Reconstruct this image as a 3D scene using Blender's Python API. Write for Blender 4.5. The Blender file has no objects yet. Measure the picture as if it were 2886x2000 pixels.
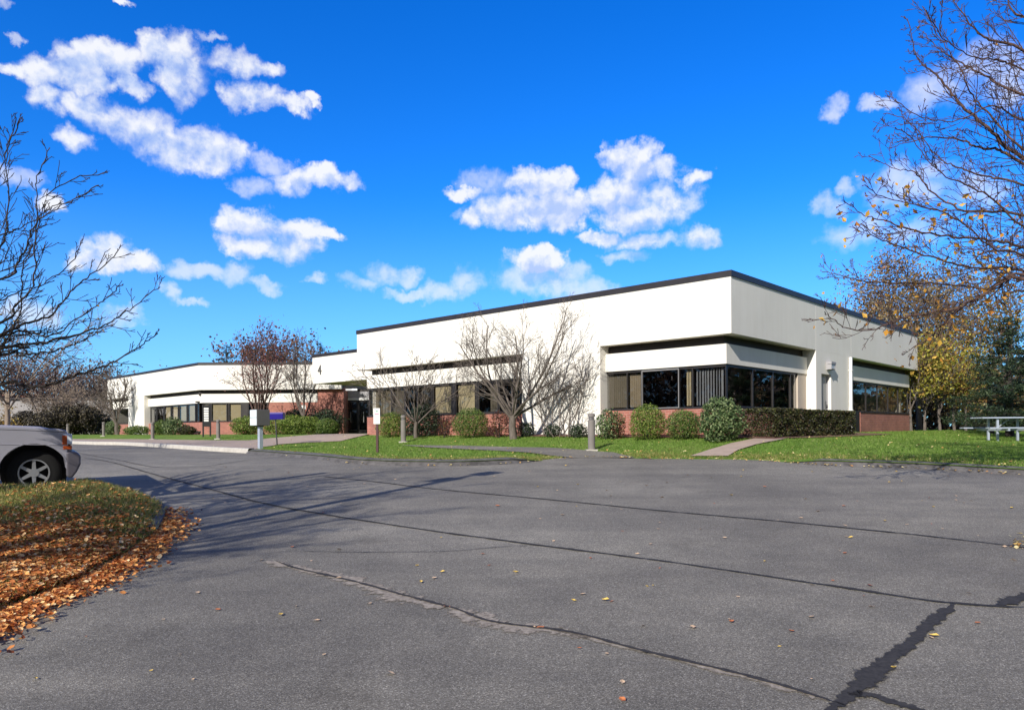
import bpy, bmesh, math, random
import numpy as np
from mathutils import Vector, Matrix, noise
from mathutils.geometry import delaunay_2d_cdt

R = random.Random(7)
scene = bpy.context.scene
col = scene.collection
rad = math.radians

# ------------------------------------------------------------------ camera numbers
FPX, CX, CV, ROLL = 2065.0, 1443.0, 1208.0, rad(0.4)
cr, sr = math.cos(ROLL), math.sin(ROLL)

def ray(u, v):
    x = (u - CX) / FPX; y = (CV - v) / FPX
    return Vector((x * cr + y * sr, 1.0, -x * sr + y * cr))

def at(u, v, Y):
    return ray(u, v) * Y

def zlot(x, y):
    a = -1.5 + 0.05 * (y - 2.0)
    b = -0.72 + 0.005 * max(0.0, y - 24.0)
    # smooth minimum
    k = 0.05
    h = max(0.0, min(1.0, 0.5 + 0.5 * (b - a) / k))
    return b * (1 - h) + a * h - k * h * (1 - h)

C = Vector((6.185, 20.6)); dL = Vector((-0.7357, 0.6773)); dR = Vector((0.6773, 0.7357))
GT = [(0, .03), (1.5, .15), (2.5, .27), (5, .40), (8, .50), (12, .60), (25, .8), (60, 1.0)]
def gfun(d):
    for (a, b), (c, e) in zip(GT, GT[1:]):
        if d <= c:
            return b + (e - b) * (d - a) / (c - a)
    return 1.0

def H0(x, y):
    q = Vector((x, y)) - C
    s = q.dot(dL); r = q.dot(dR)
    ds = max(0.0, -s) * 0.6; dr = max(0.0, -r)
    return max(-0.2 - gfun(math.hypot(ds, dr)), zlot(x, y) + 0.1)
def G(u, v, zf=None):
    zf = zf or H
    d = ray(u, v)
    t0 = 2.0
    for i in range(2400):
        t = t0 + 0.05
        if d.z * t <= zf(d.x * t, t):
            for _ in range(20):
                m = (t0 + t) / 2
                if d.z * m <= zf(d.x * m, m): t = m
                else: t0 = m
            return Vector((d.x * t, t, zf(d.x * t, t)))
        t0 = t
    t = 120
    return Vector((d.x * t, t, zf(d.x * t, t)))

def catmull(P, k=4):
    out = []
    for i in range(len(P) - 1):
        p0 = P[max(i-1, 0)]; p1 = P[i]; p2 = P[i+1]; p3 = P[min(i+2, len(P)-1)]
        for j in range(k):
            t = j / k
            out.append(0.5 * ((2*p1) + (p2 - p0)*t + (2*p0 - 5*p1 + 4*p2 - p3)*t*t + (3*p1 - p0 - 3*p2 + p3)*t**3))
    out.append(P[-1]); return out
def L2(p): return Vector((p.x, p.y))
Kpx = [(219,1251),(345,1254),(501,1264),(600,1271),(699,1277),(797,1285),(950,1300),(1065,1309),(1193,1312),(1300,1312),(1420,1307),(1497,1301),(1570,1294),(1640,1288),(1709,1289),(1818,1292),(1891,1294),(2109,1296),(2200,1301),(2313,1310),(2576,1319),(2886,1337)]
Kpl = [L2(G(u, v, zlot)) for u, v in Kpx]
dleft = (Kpl[0] - Kpl[2]).normalized()
dright = (Kpl[-1] - Kpl[-2]).normalized()
Kall = [Kpl[0] + dleft*26] + Kpl + [Kpl[-1] + dright*4, Kpl[-1] + dright*4 + Vector((6, -4)), Kpl[-1] + Vector((22, -8))]
Ksm = catmull(Kall, 4)
iw = 4*5   # index where white kerb ends
lawnP = [(p.x, p.y) for p in Ksm] + [(60, 10), (75, 80), (-60, 100)]

# signed distance from the kerb line on a grid: the turf dips to the kerb
GX0, GY0, GST = -80.0, 8.0, 0.5
gxs = GX0 + GST * np.arange(260); gys = GY0 + GST * np.arange(190)
gx, gy = np.meshgrid(gxs, gys)
gd = np.full(gx.shape, 1e9); par = np.zeros(gx.shape, bool)
nK = len(Ksm)
for i in range(nK - 1):
    a, b = Ksm[i], Ksm[i + 1]; ax, ay, bx, by = a.x, a.y, b.x - a.x, b.y - a.y
    t = np.clip(((gx - ax) * bx + (gy - ay) * by) / max(1e-9, bx*bx + by*by), 0, 1)
    gd = np.minimum(gd, np.hypot(gx - ax - t*bx, gy - ay - t*by))
nL = len(lawnP)
for i in range(nL):
    (xi, yi), (xj, yj) = lawnP[i], lawnP[i - 1]
    if abs(yj - yi) < 1e-9: continue
    par ^= ((yi > gy) != (yj > gy)) & (gx < (xj - xi) * (gy - yi) / (yj - yi) + xi)
gd = np.clip(np.where(par, gd, -gd), -3, 4)
def densify_(P):
    return [a.lerp(b, t) for a, b in zip(P, P[1:]) for t in (0, 0.33, 0.67)] + [P[-1]]
def kdist(x, y):
    fx = (x - GX0) / GST; fy = (y - GY0) / GST
    i = int(max(0, min(258, math.floor(fx)))); j = int(max(0, min(188, math.floor(fy))))
    fx = max(0, min(1, fx - i)); fy = max(0, min(1, fy - j))
    return float((gd[j, i]*(1-fx) + gd[j, i+1]*fx)*(1-fy) + (gd[j+1, i]*(1-fx) + gd[j+1, i+1]*fx)*fy)
def mouth(x, y):
    if x < -1 or x > 12 or y > 24: return 0.0
    p = Vector((x, y)); m = min((p - q).length for q in MOUTH)
    return max(0.0, min(1.0, (1.7 - m) / 1.1))
MOUTH = densify_(Ksm[53:61]) + densify_(Ksm[69:73])
def H(x, y):
    d = kdist(x, y); e = zlot(x, y) + 0.11 * (1 - mouth(x, y)) - 0.02
    if d < 0: return e + 0.3 * d
    t = min(1.0, d / 2.2); t = t * (1.4 - 0.4*t)
    return e + (H0(x, y) - e) * t

# ------------------------------------------------------------------ materials
def new_mat(name):
    m = bpy.data.materials.new(name); m.use_nodes = True
    nt = m.node_tree
    return m, nt, nt.nodes['Principled BSDF'], nt.nodes['Material Output']

def N(nt, t, **kw):
    n = nt.nodes.new(t)
    for k, v in kw.items():
        if k in n.inputs: n.inputs[k].default_value = v
        else: setattr(n, k, v)
    return n

def ramp(nt, fac, stops, interp='LINEAR'):
    n = nt.nodes.new('ShaderNodeValToRGB')
    n.color_ramp.interpolation = interp
    e = n.color_ramp.elements
    while len(e) < len(stops): e.new(0.5)
    for i, (p, c) in enumerate(stops):
        e[i].position = p; e[i].color = (c[0], c[1], c[2], 1)
    nt.links.new(fac, n.inputs[0])
    return n.outputs[0]

def mixc(nt, fac, a, b, mode='MIX'):
    n = nt.nodes.new('ShaderNodeMix'); n.data_type = 'RGBA'; n.blend_type = mode
    for sock, val in ((n.inputs[0], fac), (n.inputs[6], a), (n.inputs[7], b)):
        if isinstance(val, (int, float)): sock.default_value = val
        elif isinstance(val, tuple): sock.default_value = (val[0], val[1], val[2], 1)
        else: nt.links.new(val, sock)
    return n.outputs[2]

def coords(nt, kind='Object', scale=None):
    t = nt.nodes.new('ShaderNodeTexCoord')
    if not scale: return t.outputs[kind]
    m = nt.nodes.new('ShaderNodeMapping'); m.inputs['Scale'].default_value = scale
    nt.links.new(t.outputs[kind], m.inputs[0]); return m.outputs[0]

def nz(nt, vec, scale, detail=4, rough=0.6, dist=0.0):
    n = N(nt, 'ShaderNodeTexNoise', Scale=scale, Detail=detail, Roughness=rough, Distortion=dist)
    nt.links.new(vec, n.inputs['Vector']); return n.outputs['Fac']

def bump(nt, bsdf, h, strength, dist=0.01):
    b = N(nt, 'ShaderNodeBump', Strength=strength, Distance=dist)
    nt.links.new(h, b.inputs['Height']); nt.links.new(b.outputs[0], bsdf.inputs['Normal'])

def simple(name, c, rough=0.6, metal=0.0, var=0.15, scale=3.0, bmp=0.0, bscale=60, spec=0.4, coat=0.0):
    m, nt, b, o = new_mat(name)
    v = coords(nt)
    f = nz(nt, v, scale, 5)
    k0 = tuple(x * (1 - var) for x in c); k1 = tuple(min(1, x * (1 + var)) for x in c)
    nt.links.new(ramp(nt, f, [(0.3, k0), (0.7, k1)]), b.inputs['Base Color'])
    b.inputs['Roughness'].default_value = rough; b.inputs['Metallic'].default_value = metal
    b.inputs['Specular IOR Level'].default_value = spec
    if coat: b.inputs['Coat Weight'].default_value = coat; b.inputs['Coat Roughness'].default_value = 0.05
    if bmp: bump(nt, b, nz(nt, v, bscale, 3), bmp, 0.004)
    return m

def leafmat(name, stops, trans=0.35, rough=0.6, spec=0.2):
    m, nt, b, o = new_mat(name)
    g = nt.nodes.new('ShaderNodeNewGeometry')
    c = ramp(nt, g.outputs['Random Per Island'], stops)
    nt.links.new(c, b.inputs['Base Color']); b.inputs['Roughness'].default_value = rough
    b.inputs['Specular IOR Level'].default_value = spec
    if trans:
        t = nt.nodes.new('ShaderNodeBsdfTranslucent'); nt.links.new(c, t.inputs[0])
        mx = nt.nodes.new('ShaderNodeMixShader'); mx.inputs[0].default_value = trans
        nt.links.new(b.outputs[0], mx.inputs[1]); nt.links.new(t.outputs[0], mx.inputs[2])
        nt.links.new(mx.outputs[0], o.inputs[0])
    return m

def asphalt_mat():
    m, nt, b, o = new_mat('asphalt')
    v = coords(nt)
    big = nz(nt, v, 0.22, 4, 0.55)
    mid = nz(nt, v, 1.7, 5, 0.65)
    streak = nz(nt, coords(nt, 'Object', (0.35, 1.6, 1)), 0.8, 4, 0.6)
    vor = N(nt, 'ShaderNodeTexVoronoi', Scale=170.0); nt.links.new(v, vor.inputs['Vector'])
    vor2 = N(nt, 'ShaderNodeTexVoronoi', Scale=70.0); nt.links.new(v, vor2.inputs['Vector'])
    sep = nt.nodes.new('ShaderNodeSeparateColor'); nt.links.new(vor.outputs['Color'], sep.inputs[0])
    sep2 = nt.nodes.new('ShaderNodeSeparateColor'); nt.links.new(vor2.outputs['Color'], sep2.inputs[0])
    stone = ramp(nt, sep.outputs[0], [(0.0, (0.122, 0.112, 0.093)), (0.55, (0.222, 0.206, 0.173)), (0.86, (0.29, 0.272, 0.23)), (1.0, (0.50, 0.475, 0.41))])
    c = mixc(nt, ramp(nt, big, [(0.38, (0, 0, 0)), (0.62, (1, 1, 1))]), (0.80, 0.79, 0.79), (1.1, 1.09, 1.075))
    c = mixc(nt, 1.0, stone, c, 'MULTIPLY')
    c2 = ramp(nt, mid, [(0.3, (0.84, 0.84, 0.85)), (0.7, (1.12, 1.11, 1.1))])
    c = mixc(nt, 1.0, c, c2, 'MULTIPLY')
    c3 = ramp(nt, streak, [(0.35, (0.86, 0.86, 0.87)), (0.62, (1.08, 1.08, 1.07))])
    c = mixc(nt, 1.0, c, c3, 'MULTIPLY')
    sp = ramp(nt, sep2.outputs[1], [(0.0, (0.86, 0.86, 0.86)), (0.9, (1.0, 1.0, 1.0)), (0.985, (1.0, 1.0, 1.0)), (1.0, (1.35, 1.32, 1.27))])
    c = mixc(nt, 1.0, c, sp, 'MULTIPLY')
    c4 = ramp(nt, nz(nt, v, 0.85, 4, 0.6, 0.6), [(0.60, (1, 1, 1)), (0.70, (0.83, 0.825, 0.82))])
    c = mixc(nt, 1.0, c, c4, 'MULTIPLY')
    c5 = ramp(nt, nz(nt, coords(nt, 'Object', (0.5, 1.0, 1)), 0.42, 6, 0.7, 1.0), [(0.56, (1, 1, 1)), (0.72, (1.13, 1.12, 1.10))])
    c = mixc(nt, 1.0, c, c5, 'MULTIPLY')
    nt.links.new(c, b.inputs['Base Color'])
    b.inputs['Roughness'].default_value = 0.9; b.inputs['Specular IOR Level'].default_value = 0.25
    bump(nt, b, vor.outputs['Distance'], 0.45, 0.006)
    return m

def grass_ground(name, stops, patch):
    m, nt, b, o = new_mat(name)
    v = coords(nt)
    f = nz(nt, v, 14.0, 6, 0.75)
    c = ramp(nt, f, stops)
    p = ramp(nt, nz(nt, v, 0.55, 5, 0.65), [(0.42, (0, 0, 0)), (0.66, (1, 1, 1))])
    c = mixc(nt, p, c, mixc(nt, 0.6, c, patch))
    nt.links.new(c, b.inputs['Base Color']); b.inputs['Roughness'].default_value = 0.95
    b.inputs['Specular IOR Level'].default_value = 0.1
    bump(nt, b, f, 0.8, 0.05)
    return m

def brick_mat(name, c1, c2, mortar, rot):
    m, nt, b, o = new_mat(name)
    t = nt.nodes.new('ShaderNodeTexCoord')
    mp = nt.nodes.new('ShaderNodeMapping'); mp.vector_type = 'TEXTURE'
    mp.inputs['Rotation'].default_value = rot
    nt.links.new(t.outputs['Object'], mp.inputs[0])
    sx = nt.nodes.new('ShaderNodeSeparateXYZ'); nt.links.new(mp.outputs[0], sx.inputs[0])
    cx = nt.nodes.new('ShaderNodeCombineXYZ')
    nt.links.new(sx.outputs[0], cx.inputs[0]); nt.links.new(sx.outputs[2], cx.inputs[1])
    br = nt.nodes.new('ShaderNodeTexBrick')
    br.inputs['Scale'].default_value = 1.0
    br.inputs['Brick Width'].default_value = 0.215; br.inputs['Row Height'].default_value = 0.075
    br.inputs['Mortar Size'].default_value = 0.008
    br.inputs['Color1'].default_value = (*c1, 1); br.inputs['Color2'].default_value = (*c2, 1); br.inputs['Mortar'].default_value = (*mortar, 1)
    nt.links.new(cx.outputs[0], br.inputs['Vector'])
    c = mixc(nt, 1.0, br.outputs['Color'], ramp(nt, nz(nt, t.outputs['Object'], 2.2, 5), [(0.3, (0.8, 0.8, 0.8)), (0.7, (1.15, 1.15, 1.15))]), 'MULTIPLY')
    nt.links.new(c, b.inputs['Base Color']); b.inputs['Roughness'].default_value = 0.85
    return m

def stucco_mat(name, c):
    m, nt, b, o = new_mat(name)
    v = coords(nt)
    c1 = ramp(nt, nz(nt, v, 0.5, 5, 0.6), [(0.3, tuple(x * 0.93 for x in c)), (0.7, tuple(min(1, x * 1.03) for x in c))])
    st = ramp(nt, nz(nt, coords(nt, 'Object', (3.0, 3.0, 0.22)), 1.6, 6, 0.7), [(0.40, (0.972, 0.968, 0.96)), (0.62, (1, 1, 1))])
    cc = mixc(nt, 1.0, c1, st, 'MULTIPLY')
    nt.links.new(cc, b.inputs['Base Color'])
    b.inputs['Roughness'].default_value = 0.92; b.inputs['Specular IOR Level'].default_value = 0.15
    bump(nt, b, nz(nt, v, 55, 3), 0.25, 0.004)
    return m

def glass_mat(name, tint, rough=0.015):
    m, nt, b, o = new_mat(name)
    nt.nodes.remove(b)
    tr = nt.nodes.new('ShaderNodeBsdfTransparent'); tr.inputs[0].default_value = (*tint, 1)
    gl = nt.nodes.new('ShaderNodeBsdfGlossy'); gl.inputs['Roughness'].default_value = rough; gl.inputs[0].default_value = (0.9, 0.93, 1, 1)
    fr = nt.nodes.new('ShaderNodeFresnel'); fr.inputs[0].default_value = 1.6
    bn = N(nt, 'ShaderNodeBump', Strength=0.02, Distance=0.02)
    nt.links.new(nz(nt, coords(nt), 1.2, 2), bn.inputs['Height'])
    nt.links.new(bn.outputs[0], gl.inputs['Normal'])
    mx = nt.nodes.new('ShaderNodeMixShader')
    ge = nt.nodes.new('ShaderNodeNewGeometry'); sb = nt.nodes.new('ShaderNodeMath'); sb.operation = 'SUBTRACT'; sb.inputs[0].default_value = 1.0; nt.links.new(ge.outputs['Backfacing'], sb.inputs[1])
    ml = nt.nodes.new('ShaderNodeMath'); ml.operation = 'MULTIPLY'; nt.links.new(fr.outputs[0], ml.inputs[0]); nt.links.new(sb.outputs[0], ml.inputs[1])
    nt.links.new(ml.outputs[0], mx.inputs[0]); nt.links.new(tr.outputs[0], mx.inputs[1]); nt.links.new(gl.outputs[0], mx.inputs[2])
    nt.links.new(mx.outputs[0], o.inputs[0])
    return m

def bark_mat(name, c, scale=14):
    m, nt, b, o = new_mat(name)
    v = coords(nt, 'Object', (1, 1, 0.3))
    f = nz(nt, v, scale, 5, 0.7)
    nt.links.new(ramp(nt, f, [(0.3, tuple(x * 0.55 for x in c)), (0.7, tuple(x * 1.3 for x in c))]), b.inputs['Base Color'])
    b.inputs['Roughness'].default_value = 0.9; b.inputs['Specular IOR Level'].default_value = 0.15
    bump(nt, b, f, 0.5, 0.02)
    return m

M = {}
M['asphalt'] = asphalt_mat()
def ragged(name, c0, c1, amp, cut, scale, rough=0.9):
    m, nt, b, o = new_mat(name)
    v = coords(nt)
    nt.links.new(ramp(nt, nz(nt, v, 26, 5, 0.7), [(0.3, c0), (0.7, c1)]), b.inputs['Base Color'])
    b.inputs['Roughness'].default_value = rough; b.inputs['Specular IOR Level'].default_value = 0.2
    u = nt.nodes.new('ShaderNodeUVMap'); sp = nt.nodes.new('ShaderNodeSeparateXYZ'); nt.links.new(u.outputs[0], sp.inputs[0])
    def mth(op, a, b_):
        n = nt.nodes.new('ShaderNodeMath'); n.operation = op
        for i, x in enumerate((a, b_)):
            if isinstance(x, (int, float)): n.inputs[i].default_value = x
            else: nt.links.new(x, n.inputs[i])
        return n.outputs[0]
    tri = mth('SUBTRACT', 1.0, mth('ABSOLUTE', mth('MULTIPLY_ADD', sp.outputs[1], 2.0), 0))
    nt.nodes[-2].inputs[2].default_value = -1.0
    for n in nt.nodes:
        if n.type == 'MATH' and n.operation == 'MULTIPLY_ADD': n.inputs[2].default_value = -1.0
    f = mth('ADD', tri, mth('MULTIPLY', mth('SUBTRACT', nz(nt, v, scale, 6, 0.7), 0.5), amp))
    al = nt.nodes.new('ShaderNodeMapRange'); nt.links.new(f, al.inputs[0]); al.inputs[1].default_value = cut; al.inputs[2].default_value = cut + 0.22
    tr = nt.nodes.new('ShaderNodeBsdfTransparent'); mx = nt.nodes.new('ShaderNodeMixShader')
    nt.links.new(al.outputs[0], mx.inputs[0]); nt.links.new(tr.outputs[0], mx.inputs[1]); nt.links.new(b.outputs[0], mx.inputs[2])
    nt.links.new(mx.outputs[0], o.inputs[0])
    return m
M['tar'] = ragged('tar', (0.026, 0.025, 0.026), (0.06, 0.056, 0.054), 1.6, 0.22, 9.0)
M['worn'] = ragged('worn_asphalt', (0.14, 0.115, 0.09), (0.40, 0.35, 0.29), 2.6, 0.45, 7.0)
M['berm'] = simple('berm_asphalt', (0.10, 0.094, 0.092), 0.95, var=0.45, scale=6, bmp=0.8, bscale=40)
M['kerb'] = simple('kerb_concrete', (0.46, 0.43, 0.375), 0.9, var=0.14, scale=5, bmp=0.3)
M['pave'] = simple('paving', (0.37, 0.285, 0.225), 0.9, var=0.12, scale=4, bmp=0.3)
M['mulch'] = simple('mulch', (0.15, 0.07, 0.05), 1.0, var=0.6, scale=30, bmp=1.0, bscale=40)
M['earth'] = grass_ground('earth', [(0.3, (0.05, 0.045, 0.025)), (0.7, (0.12, 0.10, 0.06))], (0.1, 0.06, 0.03))
M['lawn'] = grass_ground('lawn_turf', [(0.25, (0.07, 0.135, 0.018)), (0.55, (0.125, 0.225, 0.034)), (0.8, (0.19, 0.28, 0.06))], (0.22, 0.24, 0.07))
M['isle'] = grass_ground('island_turf', [(0.25, (0.09, 0.10, 0.022)), (0.55, (0.21, 0.22, 0.06)), (0.8, (0.33, 0.30, 0.12))], (0.25, 0.15, 0.08))
M['blade'] = leafmat('grass_blade', [(0, (0.13, 0.225, 0.034)), (0.5, (0.185, 0.30, 0.052)), (0.88, (0.25, 0.36, 0.08)), (1, (0.38, 0.40, 0.15))], 0.4)
M['drygrass'] = leafmat('dry_grass_blade', [(0, (0.13, 0.17, 0.03)), (0.5, (0.28, 0.30, 0.075)), (1, (0.52, 0.42, 0.20))], 0.3)
M['litter'] = leafmat('leaf_litter', [(0, (0.20, 0.055, 0.02)), (0.25, (0.48, 0.15, 0.045)), (0.55, (0.72, 0.30, 0.09)), (0.8, (0.90, 0.50, 0.17)), (1, (0.92, 0.72, 0.42))], 0.2, 0.7)
M['litter_pale'] = leafmat('pale_leaf_litter', [(0, (0.42, 0.20, 0.07)), (0.5, (0.62, 0.46, 0.15)), (1, (0.75, 0.66, 0.38))], 0.2, 0.7)
M['stucco'] = stucco_mat('stucco', (0.84, 0.805, 0.735))
M['coping'] = simple('coping_metal', (0.028, 0.024, 0.026), 0.5, var=0.2)
M['slot'] = simple('dark_bronze', (0.022, 0.017, 0.014), 0.6, var=0.25)
M['frame'] = simple('window_frame_metal', (0.045, 0.04, 0.038), 0.4, metal=0.3, var=0.2)
M['mullion'] = simple('pale_mullion', (0.35, 0.33, 0.31), 0.4, metal=0.5, var=0.1)
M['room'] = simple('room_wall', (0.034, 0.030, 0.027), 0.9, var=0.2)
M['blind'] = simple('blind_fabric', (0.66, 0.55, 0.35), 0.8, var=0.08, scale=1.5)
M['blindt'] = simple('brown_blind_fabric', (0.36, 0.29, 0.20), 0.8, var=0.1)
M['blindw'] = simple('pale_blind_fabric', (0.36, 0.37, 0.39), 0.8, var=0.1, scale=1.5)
M['blindd'] = simple('greybrown_blind_fabric', (0.21, 0.18, 0.135), 0.8, var=0.12, scale=1.5)  # slats of a darker grey-brown fabric
M['glass'] = glass_mat('tinted_glass', (0.80, 0.80, 0.79))
M['glassd'] = glass_mat('door_glass', (0.35, 0.36, 0.38))
M['paint_grey'] = simple('grey_door_paint', (0.36, 0.36, 0.34), 0.6, var=0.06)
M['panelgrey'] = simple('grey_panel', (0.34, 0.33, 0.34), 0.6, var=0.06)
M['white'] = simple('white_paint', (0.80, 0.79, 0.76), 0.5, var=0.05)
M['lamp'] = simple('lit_lamp', (0.8, 0.8, 0.78), 0.5, var=0.02)
M['lamp'].node_tree.nodes['Principled BSDF'].inputs['Emission Color'].default_value = (1, 0.98, 0.94, 1); M['lamp'].node_tree.nodes['Principled BSDF'].inputs['Emission Strength'].default_value = 0.7
M['beige'] = simple('beige_paint', (0.55, 0.47, 0.38), 0.8, var=0.06)
M['roof'] = simple('roof_gravel', (0.2, 0.19, 0.18), 0.95, var=0.3, scale=20)
aL = math.atan2(dL.y, dL.x); aR = math.atan2(dR.y, dR.x)
BR = ((0.40, 0.145, 0.10), (0.31, 0.105, 0.078), (0.36, 0.22, 0.18))
M['brickL'] = brick_mat('brick_front', *BR, (0, 0, aL))
M['brickR'] = brick_mat('brick_side', *BR, (0, 0, aR))
M['brickC'] = brick_mat('brick_entrance', *BR, (0, 0, 0))
M['bark'] = bark_mat('bark_grey', (0.15, 0.125, 0.108))
M['barkd'] = bark_mat('bark_dark', (0.06, 0.05, 0.045))
M['barkr'] = bark_mat('bark_reddish', (0.105, 0.066, 0.056))
M['barkp'] = bark_mat('bark_pale', (0.28, 0.22, 0.17))
M['metalgrey'] = simple('bollard_grey', (0.20, 0.18, 0.165), 0.75, var=0.12, scale=4, bmp=0.15)
M['darkmetal'] = simple('dark_metal', (0.05, 0.05, 0.055), 0.5, metal=0.4)
M['lens'] = simple('lamp_lens', (0.55, 0.56, 0.58), 0.25)
M['brownpost'] = simple('brown_post', (0.07, 0.028, 0.03), 0.6)
M['galv'] = simple('galvanised', (0.50, 0.56, 0.66), 0.35, metal=0.35, var=0.1)
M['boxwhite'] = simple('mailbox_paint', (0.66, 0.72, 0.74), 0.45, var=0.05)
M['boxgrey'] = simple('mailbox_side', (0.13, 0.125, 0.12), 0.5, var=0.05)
M['blue'] = simple('blue_plastic', (0.012, 0.006, 0.20), 0.4, var=0.1)
M['bluelid'] = simple('pale_blue_lid', (0.14, 0.11, 0.42), 0.4, var=0.1)
M['black'] = simple('black_paint', (0.012, 0.012, 0.014), 0.6)
M['ink'] = simple('sign_ink', (0.32, 0.33, 0.34), 0.7)
M['inkred'] = simple('sign_ink_red', (0.55, 0.33, 0.40), 0.7)
M['inkgreen'] = simple('sign_ink_green', (0.30, 0.45, 0.38), 0.7)

def foliage(name, dark, mid, light, extra=None, trans=0.25):
    st = [(0, dark), (0.5, mid), (0.88, light)]
    st.append((1.0, extra or light))
    return leafmat(name, st, trans, 0.5, 0.35)
M['f_green'] = foliage('foliage_green', (0.03, 0.06, 0.012), (0.085, 0.145, 0.025), (0.18, 0.26, 0.05), (0.30, 0.27, 0.12))
M['f_lime'] = foliage('foliage_lime', (0.045, 0.08, 0.012), (0.13, 0.20, 0.03), (0.25, 0.32, 0.06), (0.36, 0.36, 0.12))
M['f_dark'] = foliage('foliage_dark', (0.012, 0.022, 0.014), (0.028, 0.048, 0.024), (0.06, 0.09, 0.04), (0.15, 0.17, 0.11))
M['f_rhodo'] = foliage('foliage_rhododendron', (0.03, 0.06, 0.018), (0.09, 0.145, 0.05), (0.24, 0.30, 0.13), (0.42, 0.46, 0.24))
M['f_red'] = foliage('foliage_red', (0.03, 0.012, 0.010), (0.10, 0.03, 0.02), (0.20, 0.09, 0.04), (0.12, 0.16, 0.04))
M['f_hedge'] = foliage('foliage_hedge', (0.014, 0.014, 0.008), (0.032, 0.034, 0.012), (0.075, 0.085, 0.02), (0.14, 0.08, 0.06), 0.12)
M['f_thicket'] = foliage('foliage_thicket', (0.016, 0.013, 0.010), (0.045, 0.036, 0.022), (0.085, 0.07, 0.035), (0.12, 0.10, 0.05), 0.1)
M['f_brown'] = foliage('foliage_brown', (0.10, 0.05, 0.03), (0.22, 0.12, 0.07), (0.34, 0.20, 0.11), (0.42, 0.28, 0.14))
M['f_redbrown'] = foliage('foliage_redbrown', (0.09, 0.04, 0.03), (0.19, 0.085, 0.06), (0.27, 0.13, 0.09), (0.35, 0.20, 0.13))
M['f_pink'] = foliage('foliage_pinkred', (0.18, 0.05, 0.05), (0.33, 0.11, 0.10), (0.42, 0.20, 0.16), (0.45, 0.24, 0.18))
M['f_gold'] = foliage('foliage_gold', (0.20, 0.11, 0.03), (0.42, 0.26, 0.05), (0.58, 0.42, 0.08), (0.68, 0.55, 0.16), 0.4)
M['f_yel'] = foliage('foliage_yellowgreen', (0.14, 0.13, 0.02), (0.32, 0.31, 0.05), (0.50, 0.46, 0.08), (0.62, 0.50, 0.12), 0.4)
M['f_orange'] = foliage('foliage_orange', (0.55, 0.22, 0.03), (0.75, 0.38, 0.05), (0.85, 0.52, 0.08), (0.9, 0.6, 0.15), 0.45)
M['f_pine'] = foliage('foliage_pine', (0.014, 0.028, 0.015), (0.042, 0.07, 0.034), (0.09, 0.135, 0.065), (0.14, 0.18, 0.09), 0.15)
M['f_tan'] = foliage('foliage_tan', (0.16, 0.12, 0.06), (0.30, 0.23, 0.12), (0.42, 0.33, 0.17), (0.5, 0.42, 0.22), 0.3)
M['f_ochre'] = foliage('foliage_ochre', (0.16, 0.085, 0.03), (0.33, 0.19, 0.065), (0.46, 0.29, 0.09), (0.60, 0.36, 0.10), 0.35)
M['f_grey'] = foliage('foliage_greybrown', (0.10, 0.075, 0.06), (0.19, 0.145, 0.115), (0.28, 0.21, 0.165), (0.36, 0.25, 0.16), 0.2)

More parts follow.
